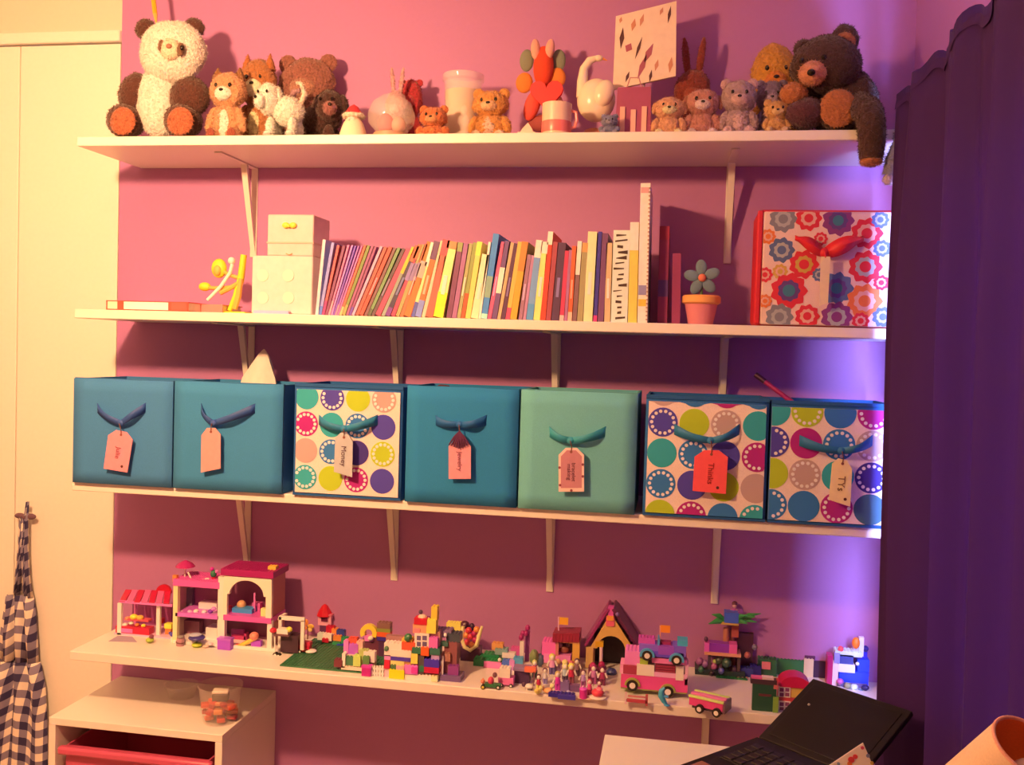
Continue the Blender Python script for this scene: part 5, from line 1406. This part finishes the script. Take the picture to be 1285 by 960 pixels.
s.e('green_bush', 512, 800, 5, 5, (70, 95, 40), .004, jit=.3); s.e('green_bush', 485, 814, 3, 3.4, (95, 105, 50), .0, jit=.3); s.e('dark_knob', 538, 776, 3, 3, (110, 45, 45), .02)
# --- brown column and yellow basket right of the wall
s = Set('toy_brown_tower', 'brown toy tower with slim white pole at the end of the brick wall', 'toy building', 564, 853)
s.b('tower_block', 557, 573, 806, 852, (150, 65, 45), .004, .03, True, floor=True); s.b('tower_step', 553, 565, 820, 830, (170, 85, 50), -.004, .012, True); s.b('tower_step', 562, 575, 836, 850, (150, 50, 75), -.006, .014, True, floor=True)
s.c('white_pole', 555, 852, 556, 823, 1.3, (245, 185, 150), -.008); s.b('plinth', 552, 578, 848, 853, (120, 65, 70), -.012, .04, floor=True)
s.b('grey_roof', 545, 566, 791, 800, (150, 90, 80), .010, .03, True); s.b('green_plate', 549, 562, 806, 811, (75, 85, 50), -.002, .012, True); s.b('dark_roof', 560, 577, 796, 806, (75, 60, 45), .006, .03, True)
s.e('white_ball', 559, 797, 2.2, 2.6, WHT, -.002)
s = Set('toy_yellow_basket', 'yellow toy swing basket full of red flowers behind the brown tower', 'toy', 588, 830)
s.b('yellow_block', 560, 578, 782, 791, (248, 175, 55), .01, .02, True); s.b('block_stand', 562, 577, 791, 830, (130, 55, 40), .014, .014, floor=True)
G().tube([s.q(581, 786), s.q(579, 800), s.q(583, 812), s.q(590, 816), s.q(598, 810), s.q(601, 798), s.q(605, 786)], [2.2 * s.k, 2.6 * s.k, 2.6 * s.k, 2.6 * s.k, 2.6 * s.k, 2.6 * s.k, 1.6 * s.k], 10).build('basket_rim', toy(248, 180, 80, 590), s.t)
for i, (u, v) in enumerate(((586, 806), (592, 809), (596, 803), (590, 799), (585, 797), (595, 795), (588, 791), (598, 790))): s.e('flower', u, v, 4, 4, [(215, 45, 35), (235, 110, 40), (190, 30, 50)][i % 3], .004, jit=.25)
s.b('dark_stand', 578, 602, 813, 830, (80, 30, 30), .0, .03, floor=True); s.e('dark_shrub', 583, 784, 6, 5, (85, 30, 30), .02, jit=.3); s.e('dark_shrub', 592, 788, 4, 6, (60, 25, 30), .02, jit=.3)

# --- green plates, boats and posts in the middle
s = Set('toy_garden_plate', 'green toy plate with a pink edge and small teal boat', 'toy', 622, 838)
s.b('green_plate', 594, 632, 829, 837, (50, 105, 40), .0, .05, True, floor=True); s.b('green_block', 606, 626, 822, 830, (45, 100, 40), .02, .03, True); s.b('pink_edge', 607, 629, 831, 838.5, (238, 95, 100), -.006, .006, floor=True)
s.b('orange_block', 617, 631, 808, 816, (225, 120, 45), .03, .02, True); s.b('grey_block', 621, 637, 815, 822, (130, 120, 80), .022, .022, True); s.b('cream_wing', 630, 646, 820, 826, (245, 190, 120), .016, .02); s.b('under_block', 620, 645, 822, 837, (85, 70, 45), .024, .02, floor=True)
s.b('blue_block', 630, 640, 829, 838.5, (80, 85, 125), -.004, .014, True, floor=True); s.b('mauve_block', 639, 645.5, 829, 838.5, (215, 105, 130), -.006, .014, floor=True); s.b('teal_hull', 644, 656, 826, 838.5, (90, 125, 125), -.002, .018, True, floor=True)
s.e('white_ball', 627, 828, 2.4, 2.4, (250, 190, 160), -.004)
s = Set('toy_lamp_posts', 'cream toy post crowned with magenta flowers beside the stable', 'toy', 655, 833)
s.b('post', 652, 657, 805, 833, (245, 190, 110), 0, .008, floor=True); s.b('side_post', 659, 664, 792, 831, (160, 60, 75), .02, .008, floor=True); s.b('pink_block', 641, 652, 813, 826, (225, 75, 90), .014, .016, True); s.b('block_stand', 642, 651, 826, 832, (90, 35, 40), .015, .014, floor=True)
for u, v in ((654, 800), (660, 795), (662, 788), (656, 795)): s.e('blossom', u, v, 3.2, 4, (170, 30, 60), .006, jit=.2)
s = Set('toy_bush', 'dark green toy bush between the posts and the pink stable', 'toy', 670, 838)
s.e('leaves', 670, 824, 6, 9, (130, 105, 45), .0, jit=.3); s.e('leaves', 678, 828, 6, 8, (85, 70, 60), .01, jit=.3); s.c('trunk', 671, 838, 671, 828, 2, BRW)

# --- cart and rider at the shelf edge
s = Set('toy_scooter', 'green toy scooter with a red dressed rider at the shelf edge', 'toy', 616, 865)
s.b('deck', 608, 628, 858.5, 863, (60, 85, 35), 0, .012); s.wheel(606, 862.5, 3, -.001, hub=(240, 160, 40)); s.wheel(625, 863, 2.6, -.001)
s.e('rider_body', 616, 854, 4, 5, (215, 50, 50), .005); s.e('rider_head', 621, 847, 3, 3.4, (130, 60, 40), .005); s.c('handlebar', 607, 860, 606, 851, .7, ORG, .005); s.e('basket', 606, 855, 3, 3, (225, 100, 50), .004)
s = Set('toy_cart', 'cream and pink toy box cart next to the scooter rider', 'toy', 634, 862)
s.b('cart_top', 626.5, 640, 839, 851, (250, 195, 130), .0, .022, True); s.b('cart_base', 625, 644, 851, 859.5, (238, 90, 95), -.001, .024); s.wheel(629, 860, 2.4, -.003); s.wheel(641, 861, 2.4, -.003)

# --- pink stable with flag
s = Set('toy_pink_stable', 'pink toy stable with dark red roof and an orange flag', 'toy building', 703, 840)
s.b('pink_wall', 680, 700, 806, 823, (240, 80, 100), .004, .04, True); s.b('lower_wall', 682, 716, 822, 833, (235, 100, 105), .0, .04); s.b('foundation', 680, 726, 832, 840, (160, 90, 60), .002, .04, floor=True)
s.b('pillar', 718, 727, 807, 838, (225, 130, 40), -.002, .012); s.b('pillar', 697, 701, 806, 823, (200, 90, 60), -.001, .008); s.b('back_wall', 699, 722, 806, 830, (95, 40, 35), .034, .006)
for i in range(8): s.b('roof_ridge', 693.5 + i * 4.2, 697.5 + i * 4.2, 795, 806, (150, 28, 30), -.006, .054)
s.b('roof_base', 694, 727, 804, 807, (225, 120, 50), -.003, .046)
s.c('flag_pole', 701, 796, 701, 774, .9, (240, 140, 140), .02); s.b('flag', 702, 713, 775, 784, (240, 130, 25), .019, .002)
s.e('horse_body', 708, 815, 6, 4.5, (150, 60, 30), .016, ry=3); s.e('horse_head', 703, 809, 3, 4, (190, 110, 90), .014, ry=2); s.e('horse_head', 713, 808, 3, 4, (110, 60, 50), .016, ry=2)

# --- gabled stable
s = Set('toy_gabled_stable', 'tall gabled toy stable with dark steep roof and cream arch', 'toy building', 768, 842)
def slab(n, a, b, th, y0, y1, mt):
    d = (b - a); nn = Vector((-d.z, 0, d.x)).normalized() * th * s.k
    G().prism([(a.x, a.z), (b.x, b.z), ((b + nn).x, (b + nn).z), ((a + nn).x, (a + nn).z)], y0, y1).build(n, mt, s.t)
rm = toy(95, 25, 35, 760)
for i in range(4):
    a, b = s.q(736, 810).lerp(s.q(765, 764), i / 4), s.q(736, 810).lerp(s.q(765, 764), (i + 1) / 4)
    slab('roof_shingle', a, b, 3.2, -.008, .075, toy(150, 35, 55, 760))
    a, b = s.q(768, 764).lerp(s.q(799, 812), i / 4), s.q(768, 764).lerp(s.q(799, 812), (i + 1) / 4)
    slab('roof_shingle', a, b, 3.2, -.010, .075, rm)
cx, cz, ra = s.q(767, 812).x, s.q(767, 815).z, 17.5 * s.k
inn = [(cx + ra * math.cos(R(a)), cz + ra * math.sin(R(a))) for a in range(180, -1, -15)]
L0, R0, AP = s.q(741, 812), s.q(795, 814), s.q(766.5, 769)
out_ = []
for i, (x, z) in enumerate(inn):
    f = i / (len(inn) - 1)
    p = Vector((L0.x, 0, L0.z)).lerp(Vector((AP.x, 0, AP.z)), f * 2) if f <= .5 else Vector((AP.x, 0, AP.z)).lerp(Vector((R0.x, 0, R0.z)), f * 2 - 1)
    out_.append((p.x, p.z))
G().strip(out_, inn, -.003, .006).build('arched_gable', toy(215, 125, 45, 760), s.t)
s.b('pillar', 735, 744, 812, 838, (205, 120, 50), -.006, .014); s.b('pillar', 741, 746, 811, 841, (170, 90, 45), .0, .01, floor=True); s.b('pillar', 785, 793, 813, 842, (150, 80, 45), -.002, .012, floor=True)
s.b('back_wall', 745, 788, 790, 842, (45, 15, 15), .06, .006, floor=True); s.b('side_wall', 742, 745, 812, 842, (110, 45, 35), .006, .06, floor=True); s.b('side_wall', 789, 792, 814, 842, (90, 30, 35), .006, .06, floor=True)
s.b('yellow_bracket', 747, 757, 805, 812, (215, 120, 15), -.004, .012); s.c('striped_pole', 754, 840, 754.5, 812, 2.2, (235, 145, 135), -.002)
s.b('gable_plaque', 760.5, 771, 774, 786, (225, 70, 60), -.006, .006); s.b('gable_plaque', 761.5, 770, 773, 779, (235, 110, 30), -.008, .004); s.b('roof_finial', 763, 770, 762, 774, (215, 60, 90), -.006, .02); s.e('window_round', 775, 771, 2.6, 2.6, (130, 70, 80), -.010)
s.e('shrub', 767, 845, 7, 7, (65, 50, 60), -.02, jit=.2)

# --- camper van with a convertible on its roof
s = Set('toy_camper_van', 'pink and cream toy camper van with lime trim', 'toy vehicle', 820, 874)
PKV = (232, 70, 85)
s.b('lower_body', 779, 863, 848, 866, (225, 55, 75), 0, .05); s.b('body_band', 779, 862, 843, 849, (240, 120, 120), -.001, .052); s.b('lime_sill', 779, 862, 864, 867.5, (150, 115, 35), .001, .048)
s.b('bonnet', 778, 800, 834, 845, (240, 110, 100), .002, .046); s.b('windscreen', 782, 799, 835, 846, (170, 40, 40), -.0015, .03); s.b('cab_roof', 784, 803, 817, 834, (240, 95, 115), .002, .046, True); s.b('lime_corner', 803, 813, 827, 838, (170, 140, 35), -.001, .03)
s.b('side_panel', 799, 821, 834, 848, (248, 190, 120), -.002, .05); s.b('window', 822, 847.5, 831, 850, (120, 25, 30), .001, .046); s.b('side_panel', 848, 858, 836, 854, (245, 180, 105), -.002, .05); s.b('van_roof', 818, 862, 827, 833.5, (235, 90, 95), -.002, .054)
for v in (836, 839, 842, 845): s.b('shutter', 823, 847, v, v + 1.6, (165, 40, 40), -.0005, .002)
s.b('rear_ladder', 859.5, 863.5, 834, 860, (240, 130, 125), .0, .044)
for u, v in ((793.5, 860.5), (838, 868.5)):
    c = s.q(u, v, -.003)
    o_ = [(c.x + 10 * s.k * math.cos(R(a)), c.z + 10 * s.k * math.sin(R(a))) for a in range(0, 181, 20)]
    i_ = [(c.x + 7.6 * s.k * math.cos(R(a)), c.z + 7.6 * s.k * math.sin(R(a))) for a in range(0, 181, 20)]
    G().strip(o_, i_, -.004, .004).build('wheel_arch', toy(165, 120, 35, 820), s.t)
    s.wheel(u, v, 7, -.006)
    G().cyl(s.q(u, v, .042), s.q(u, v, .05), 7 * s.k, n=16).build('wheel', mat((.02, .015, .015), .6), s.t)
s = Set('toy_convertible', 'blue and purple toy convertible parked on the camper van roof', 'toy vehicle', 830, 874)
s.y -= .010; s.t.location.y -= .010
s.b('chassis', 805, 858, 818, 825, (105, 55, 105), 0, .04); s.b('bonnet', 802, 826, 809, 819, (140, 70, 115), .001, .038); s.b('door', 826, 846, 811, 822, (150, 55, 100), -.001, .042); s.b('boot', 844, 861, 811, 824, (125, 65, 110), .0, .04); s.b('spoiler', 850, 863, 804.5, 811, (75, 125, 130), .002, .036)
s.b('seat', 829, 842, 806, 813, (150, 30, 45), .01, .02); s.b('windscreen', 825, 828, 802, 811, (90, 110, 110), .002, .034); s.b('pink_luggage', 801, 822, 801, 809, (200, 60, 90), .008, .024, True)
for u, v in ((812, 823), (849, 829)):
    c = s.q(u, v, -.002)
    o_ = [(c.x + 9.5 * s.k * math.cos(R(a)), c.z + 9.5 * s.k * math.sin(R(a))) for a in range(-10, 191, 20)]
    i_ = [(c.x + 6.4 * s.k * math.cos(R(a)), c.z + 6.4 * s.k * math.sin(R(a))) for a in range(-10, 191, 20)]
    G().strip(o_, i_, -.005, .004).build('fender', toy(85, 120, 150, 820), s.t)
    s.wheel(u, v, 6.4, -.006)
    G().cyl(s.q(u, v, .034), s.q(u, v, .042), 6.4 * s.k, n=14).build('wheel', mat((.02, .015, .015), .6), s.t)
s.c('flag_pole', 828.5, 811, 828.5, 785, .8, (230, 110, 60), .02); s.b('flag', 829, 841, 785, 794, (235, 100, 20), .019, .002)

# --- small things before the van
s = small('toy_fence_gate', 'low red toy jump with cream stand before the camper van', 'toy', 799, 885, [('b', 'stand', 784, 787, 869, 884, (230, 140, 100), dict(dep=.006, floor=True)), ('b', 'bar', 786, 812, 878, 882, (190, 50, 40), dict(dep=.004)), ('b', 'bar', 788, 811, 873.5, 875.5, (205, 90, 60), dict(dep=.003)), ('b', 'stand', 810, 813, 872, 886, (190, 60, 45), dict(dep=.006, floor=True))])
s = Set('toy_dolphin', 'teal toy dolphin balanced on its tail before the van wheel', 'toy', 833, 886)
G().tube([s.q(837, 885), s.q(833, 880), s.q(829.5, 873), s.q(830, 867), s.q(834, 863)], [1.6 * s.k, 3.2 * s.k, 4 * s.k, 3.4 * s.k, 1.2 * s.k], 10).build('body', toy(75, 120, 115, 830), s.t)
s.e('fin', 836, 874, 3.5, 1.6, (70, 115, 115), 0); s.e('tail_fluke', 837, 885, 4, 1.2, (70, 110, 110), 0)
s = Set('toy_trailer', 'low pink toy trailer with lime stripes at the shelf edge', 'toy vehicle', 890, 893)
M_ = Matrix.Rotation(R(-24), 4, 'Z')
s.t.rotation_euler = (0, 0, R(-22))
k = s.k
for nm, x0, x1, y0, y1, z0, z1, cl in (('tray', -23, 22, -11, 13, 7, 17, (215, 45, 65)), ('lime_rail', -24, 22, -12, -8, 17, 20, (205, 170, 60)), ('lime_rail', -24, 22, 9, 13, 17, 20, (200, 165, 60)), ('pink_rail', -24, 22, -3, 4, 17, 20.5, (235, 90, 90)), ('tail_board', 20, 24, -11, 13, 5, 19, (110, 55, 45)), ('chassis', -20, 20, -8, 10, 3, 7, (70, 35, 30))):
    G().box(x0 * k, x1 * k, y0 * k, y1 * k, z0 * k, z1 * k).build(nm, toy(*cl, 880), s.t, .0008)
for x in (-8, 14):
    for y in (-15, 11):
        w = G().cyl((x * k, y * k, 5.5 * k), (x * k, (y + 4) * k, 5.5 * k), 5.5 * k, n=16).build('wheel', mat((.02, .015, .015), .6), s.t)
        G().cyl((x * k, (y - .6) * k, 5.5 * k), (x * k, y * k, 5.5 * k), 3 * k, n=12).build('hub', toy(245, 200, 170, 880), w)

# --- palm tree house
s = Set('toy_palm_house', 'toy palm tree lookout with green fronds and purple hammock roof', 'toy building', 920, 848)
tr = [s.q(913, 848, .02), s.q(912, 825, .02), s.q(911, 805, .02), s.q(911, 788, .02)]
for a, b in zip(tr, tr[1:]): G().cyl(a, b, 4.2 * s.k, 3.4 * s.k, 10).build('trunk_segment', toy(180, 80, 40, 910), s.t)
s.c('trunk_segment', 921, 846, 919, 790, 3, (130, 50, 30), .03)
for i, (u1, v1, w) in enumerate(((889, 783, 4), (893, 771, 3.4), (905, 776, 3), (938, 783, 3.6), (948, 774, 4), (955, 770, 3), (936, 772, 3.5), (950, 781, 3))):
    a, b = s.q(913 if u1 < 915 else 922, 781, .01 + .006 * (i % 3)), s.q(u1, v1, -.01 + .015 * (i % 3))
    mid = a.lerp(b, .55) + Vector((0, 0, 3 * s.k))
    G().tube([a, mid, b], [1.6 * s.k, w * s.k, .4 * s.k], 8).build('palm_frond', toy(62, 105, 32, 900), s.t)
s.b('lookout_floor', 905, 927, 781, 784.5, (200, 120, 40), -.002, .045); s.b('blue_balcony', 909, 927, 769, 782, (70, 70, 125), -.004, .03); s.b('pink_balcony', 926, 932, 768, 784, (150, 60, 80), .0, .03)
s.b('pink_gable', 884, 890, 807, 822, (215, 65, 90), -.012, .03); s.b('pink_gable', 915, 925, 809, 822, (220, 65, 85), -.012, .03)
a, b = s.q(890, 808, -.010), s.q(917, 808, -.010)
s.b('purple_roof', 889, 917, 808, 821, (140, 35, 85), -.010, .028); s.b('deck', 884, 930, 820, 823.5, (215, 110, 55), -.016, .05)
for u in (888, 902, 925): s.b('stilt', u, u + 4, 823, 846, (80, 40, 30), -.008, .01, floor=True)
s.e('dark_knob', 886, 802, 2.6, 3.4, (90, 35, 40), -.002); s.b('brown_trunk', 926, 945, 795, 830, (75, 25, 25), .03, .03, floor=True); s.b('brown_trunk', 918, 927, 786, 800, (170, 60, 30), .02, .012)
for u, v, r, cl in ((902, 829, 5, (70, 55, 30)), (912, 832, 6, (60, 60, 35)), (896, 836, 5, (165, 60, 65)), (885, 833, 5, (150, 70, 75)), (880, 840, 4, (60, 75, 40)), (905, 842, 4, (110, 75, 85)), (893, 845, 4, (50, 20, 20)), (878, 830, 5, (150, 60, 70)), (921, 840, 5, (70, 30, 30)), (938, 822, 4, (160, 60, 40)), (947, 812, 3.4, (120, 80, 65)), (897, 830, 3, (170, 130, 45))):
    s.e('shrub', u, v, r, r, cl, -.012 + .01 * (r % 2), jit=.3)
s.b('jungle_base', 872, 935, 842, 850, (45, 40, 25), -.014, .06, floor=True)
# --- green lawn plates and blue block right of the palm
s = Set('toy_lawn', 'dark green toy lawn plates with brick edging behind the red house', 'toy', 960, 850)
s.b('lawn_plate', 965, 1010, 828, 838, (50, 85, 32), .03, .06, True, floor=True); s.b('lawn_edge', 898, 938, 859, 864, (40, 85, 30), -.035, .02, True, floor=True); s.b('peach_block', 924, 939, 856, 863, (215, 110, 65), -.03, .014, True, floor=True)
s.b('blue_block', 929, 945, 839, 858, (55, 40, 65), -.01, .02, True, floor=True); s.b('navy_block', 941, 955, 836, 850, (45, 25, 60), .0, .02, True, floor=True); s.b('green_block', 951, 975, 828, 848, (45, 70, 30), .01, .03, True, floor=True)
s.b('peach_hut', 956, 967, 831, 840, (215, 85, 60), .006, .012); s.b('cream_block', 1009, 1021, 827, 840, (225, 145, 75), .028, .016, True, floor=True); s.b('dark_block', 1021, 1038, 830, 842, (60, 20, 25), .03, .02, floor=True); s.b('pink_tile', 1003, 1014, 819, 824, (205, 60, 90), .036, .014); s.b('grey_tile', 994, 1005, 822, 829, (125, 80, 95), .036, .02, floor=True); s.b('dark_roof', 1010, 1023, 823.5, 827.5, (90, 25, 30), .03, .02)
s.b('tile_post', 1006, 1010, 824, 840, (110, 40, 45), .040, .008, floor=True)
# --- green upright booklet box and the red house
s = Set('toy_green_panel', 'dark green upright toy panel with red markings before the red house', 'toy', 962, 893)
s.b('panel', 944, 974, 858, 893, (38, 55, 26), .0, .016, floor=True); s.b('brown_top', 942, 975, 853, 859, (70, 30, 25), -.001, .018); s.b('pink_tile', 943, 956.5, 850, 854.5, (215, 65, 75), .0, .016); s.b('cream_tile', 956.5, 971, 850.5, 855, (220, 140, 95), .0, .016); s.b('peach_tile', 971, 977, 860, 865, (190, 70, 45), -.002, .01)
s.b('red_marking', 952, 968, 871, 874, (95, 30, 22), -.0008, .001); s.b('lime_leaf', 970, 977, 875, 893, (130, 115, 30), -.003, .012, floor=True)
s = Set('toy_red_house', 'little red toy house with white windows next to the laptop', 'toy building', 994, 892)
s.b('house_wall', 975, 1016, 860, 893, (200, 45, 35), .0, .04, floor=True); s.b('yellow_wall', 993, 1013, 862, 876, (215, 125, 40), -.001, .03)
c = s.q(998, 863, -.002)
G().prism([(c.x + 19 * s.k * math.cos(R(a)), c.z + 14 * s.k * math.sin(R(a))) for a in range(0, 181, 15)], -.004, .044).build('curved_roof', toy(195, 18, 35, 990), s.t)
for v0 in (862, 880):
    w = s.b('window_frame', 976.5, 992, v0, v0 + 13, (235, 165, 130), -.003, .004)
    for i in (0, 1):
        for j in (0, 1): s.b('pane', 978.5 + i * 7, 983.5 + i * 7, v0 + 1.5 + j * 6, v0 + 6 + j * 6, (130, 45, 50), -.0036, .002, parent=w)
# --- white and blue spacecraft at the far right
s = Set('toy_shuttle', 'white and blue toy shuttle with an orange tail near the curtain', 'toy vehicle', 1065, 862)
s.b('red_panel', 1038.5, 1045, 823, 849, (175, 15, 40), .0, .03, floor=True); s.b('cream_panel', 1045, 1052, 829, 851, (220, 140, 100), -.002, .03, floor=True); s.b('hull', 1052, 1073, 834, 844, (225, 150, 130), -.004, .035); s.b('blue_hull', 1053, 1090, 843, 858, (35, 40, 120), .0, .04, floor=True)
s.b('cockpit', 1054, 1071, 822, 834, (65, 45, 60), .0, .03); s.b('white_deck', 1048, 1082, 818, 824, (200, 145, 130), .0, .03, True); s.b('grey_pod', 1047, 1054, 820, 832, (140, 90, 95), -.006, .014); s.e('red_lamp', 1055, 815, 3.6, 4.5, (225, 50, 35), .006); s.e('orange_flame', 1074, 807, 5, 7.5, (240, 75, 10), .008); s.b('white_fin', 1078, 1084, 800, 824, (225, 165, 150), .012, .012); s.b('fin_stem', 1071, 1078, 812, 820, (190, 120, 110), .008, .014)
s.e('dark_knob', 1086, 814, 4, 4, (45, 15, 50), .018); s.b('knob_arm', 1082, 1088, 817, 846, (60, 30, 90), .018, .008); s.b('blue_wing', 1076, 1091, 828, 848, (40, 45, 130), .006, .03); s.e('white_ball', 1076, 833, 2.4, 2.4, (225, 180, 170), -.006)
s.b('under_skid', 1050, 1088, 857, 863, (110, 60, 60), -.002, .03, floor=True)
for u, v, cl in ((1054, 855, (190, 60, 75)), (1064, 860, (150, 100, 50)), (1072, 862, (210, 150, 120)), (1080, 868, (110, 90, 70)), (1086, 863, (40, 20, 40))): s.e('shrub', u, v, 4.5, 3.5, cl, -.014, jit=.3)

# --- dolls, animals and crates in the crowd
def doll(u, v, hp, hair, skin, top, legs, label, long=False, name='toy_doll'):
    s = Set(name, label, 'doll', u, v, 'toy dolls on the lowest shelf')
    h = hp
    for d in (-1, 1): s.c('leg', u + d * h * .08, v, u + d * h * .08, v - h * .40, h * .075, legs, 0, r1=h * .085)
    s.c('torso', u, v - h * .36, u, v - h * .68, h * .15, top, 0, r1=h * .12)
    for d in (-1, 1): s.c('arm', u + d * h * .15, v - h * .64, u + d * h * .24, v - h * .40, h * .05, skin, -.002)
    hd = s.e('head', u, v - h * .80, h * .12, h * .14, skin)
    s.e('hair', u, v - h * .85, h * .16, h * .16, hair, .003)
    if long: s.e('hair_length', u, v - h * .68, h * .15, h * .20, hair, .006)
SK = (245, 185, 130)
dolls = [(700, 866, 24, (200, 130, 60), (215, 40, 90), (200, 40, 90), 'fair haired toy doll in a magenta dress', True), (693, 846, 26, (235, 170, 60), (235, 120, 110), (110, 70, 80), 'blonde toy doll in a pink top behind the crowd', True),
 (717, 858, 26, (245, 180, 50), (205, 40, 45), (150, 60, 50), 'blonde toy doll in a red top at the crowd centre', True), (709, 856, 24, (225, 165, 70), (190, 150, 120), (90, 50, 50), 'golden haired toy doll beside the blonde one in red', True),
 (732, 862, 22, (120, 50, 40), (190, 110, 110), (160, 60, 70), 'brown haired toy doll near the stable door', False), (745, 858, 24, (170, 40, 60), (200, 90, 90), (180, 60, 70), 'auburn haired toy doll by the striped pole', True),
 (756, 860, 24, (110, 30, 40), (170, 40, 50), (120, 30, 40), 'dark haired toy doll in deep red beside the shrub', False), (671, 850, 22, (200, 150, 60), (200, 50, 60), (90, 90, 60), 'toy doll in red with green legs below the bush', False),
 (684, 858, 20, (130, 60, 50), (225, 160, 140), (150, 100, 100), 'toy doll in a pale top beside the dark crate', False), (676, 866, 20, (90, 30, 30), (185, 30, 40), (235, 170, 60), 'toy doll with yellow legs at the shelf front', False),
 (724, 848, 22, (100, 50, 40), (150, 80, 60), (90, 40, 40), 'brown dressed toy doll under the yellow pillar', False), (740, 872, 20, (200, 60, 60), (225, 60, 70), (160, 30, 40), 'toy doll in coral red at the crowd front', True),
 (752, 872, 18, (130, 40, 40), (190, 50, 60), (150, 50, 50), 'small toy doll in maroon at the right of the crowd', False), (662, 856, 18, (120, 50, 50), (230, 110, 50), (110, 50, 60), 'toy doll in orange beside the dark sheds', False)]
for u, v, h, hr, tp, lg, lb, lo_ in dolls: doll(u, v, h, hr, SK, tp, lg, lb, lo_)
def on_top(u, v, h, hair, top, legs, label, zpx, dy_ref, long=False):
    pass
small('toy_shed', 'dark plum toy shed beside the cream cart', 'toy', 654, 858, [('b', 'shed_body', 645, 664, 842, 858, (75, 30, 40), dict(dep=.024, floor=True)), ('b', 'shed_roof', 644, 665, 838.5, 842.5, (150, 95, 85), dict(dy=-.002, dep=.028)), ('b', 'awning', 658, 672, 838, 844, (240, 90, 45), dict(dy=-.008, dep=.012)), ('b', 'awning_post', 669, 671, 843, 859, (120, 60, 50), dict(dy=-.008, dep=.003, floor=True))])
small('toy_stool', 'orange tiled toy stool beside the stable wall', 'toy', 696, 842, [('b', 'seat', 690, 700, 831, 835, (235, 140, 60), dict(dep=.014)), ('b', 'leg', 691, 693, 835, 842, BRW, dict(dep=.003, floor=True)), ('b', 'leg', 697, 699, 835, 842, BRW, dict(dep=.003, floor=True))])
small('toy_white_dog', 'little white toy dog with dark spots at the shelf front', 'toy animal', 663, 866, [('e', 'body', 664, 861, 5.5, 3, (245, 195, 150)), ('e', 'head', 657.5, 859, 3, 3, (90, 40, 40)), ('e', 'leg', 661, 864.5, 1.2, 2, (240, 190, 150)), ('e', 'leg', 667, 864.5, 1.2, 2, (120, 60, 50))])
small('toy_yellow_duck', 'yellow toy duck beside the white toy dog', 'toy animal', 675, 871, [('e', 'body', 675, 867, 5, 3.2, (245, 180, 60)), ('e', 'head', 679, 863, 2.6, 2.6, (248, 190, 70)), ('e', 'wing', 674, 866.5, 3, 1.8, (235, 150, 50), dict(dy=-.006))])
small('toy_orange_cat', 'orange toy cat facing the blue plate', 'toy animal', 689, 871, [('e', 'body', 688, 866.5, 6, 3.4, (235, 130, 60)), ('e', 'head', 693, 861, 3.2, 3, (248, 185, 80)), ('e', 'tail', 682, 864, 1.2, 4, (230, 120, 60))])
small('toy_blue_plate', 'small flat dark blue toy plate at the shelf edge', 'toy', 705, 876, [('b', 'plate', 688, 721, 871, 875.5, (55, 30, 75), dict(dep=.016, floor=True, studs=True)), ('b', 'front_tile', 700, 722, 873, 876.5, (65, 40, 85), dict(dy=-.008, dep=.008, floor=True))])
small('toy_treasure', 'mauve and grey heap of toy boxes behind the blue plate', 'toy', 712, 868, [('b', 'crate', 703, 714, 856, 868, (130, 75, 80), dict(dep=.014, floor=True, studs=True)), ('b', 'crate', 714, 727, 860, 869, (120, 60, 65), dict(dy=.002, dep=.014, floor=True)), ('e', 'pebble', 713, 869, 3.5, 2.6, (190, 130, 120), dict(dy=-.006))])
small('toy_pink_pot', 'round magenta toy pot at the front of the crowd', 'toy', 732, 876, [('c', 'pot', 732, 876, 732, 865, 5, (215, 35, 80), dict(n=14)), ('e', 'pot_lid', 732, 864.5, 5.2, 2.2, (225, 60, 100)), ('e', 'lid_knob', 732, 861.5, 1.6, 1.6, (230, 120, 120))])
small('toy_cake', 'red topped toy cake on a cream plate at the shelf edge', 'toy', 750, 877, [('e', 'plate', 750, 874.5, 11, 2, (245, 190, 130)), ('e', 'cake', 750, 869, 8, 5, (225, 50, 45)), ('e', 'icing', 752, 865, 4.5, 2.6, (235, 90, 70))])
leaflet('white_slip', 'pale slip of paper under the toy cake', [(724, 877), (726, 872), (760, 875), (760, 880)], (.85, .74, .64))
small('toy_market_stall', 'reddish brown toy stall among the dolls', 'toy', 706, 846, [('b', 'stall_table', 690, 722, 834, 846, (150, 80, 70), dict(dep=.02, floor=True)), ('e', 'melon', 700, 830, 4, 3.4, (215, 120, 60)), ('e', 'melon', 709, 831, 4, 3.4, (235, 160, 70)), ('e', 'melon', 717, 832, 3.6, 3.2, (215, 80, 60))])
small('toy_red_cabinet', 'deep red toy cabinet under the striped pole', 'toy', 748, 854, [('b', 'cabinet_body', 738, 760, 838, 854, (120, 35, 40), dict(dep=.02, floor=True)), ('e', 'balloon', 744, 835, 4, 4, (190, 30, 55)), ('e', 'balloon', 755, 834, 4.2, 4.2, (170, 25, 45))])
# doll in the lookout
s = Set('toy_doll', 'dark haired toy doll sitting up in the palm tree lookout', 'doll', 918, 848, 'toy dolls on the lowest shelf')
fl = s.q(918, 781, .01).z
s.t.location.z += 0
for d in (-1, 1): s.c('leg', 920 + d * 2, 780.5, 920 + d * 2, 772, 1.6, (60, 60, 110), .026)
s.c('torso', 921, 773, 921, 764, 3.4, (195, 65, 90), .026, r1=2.6)
for d in (-1, 1): s.c('arm', 921 + d * 3.4, 765, 921 + d * 5.4, 771, 1.1, (215, 110, 80), .024)
s.e('head', 922, 760, 2.8, 3.2, (215, 120, 85), .026); s.e('hair', 922, 757.5, 3.6, 3.4, (95, 30, 30), .028)
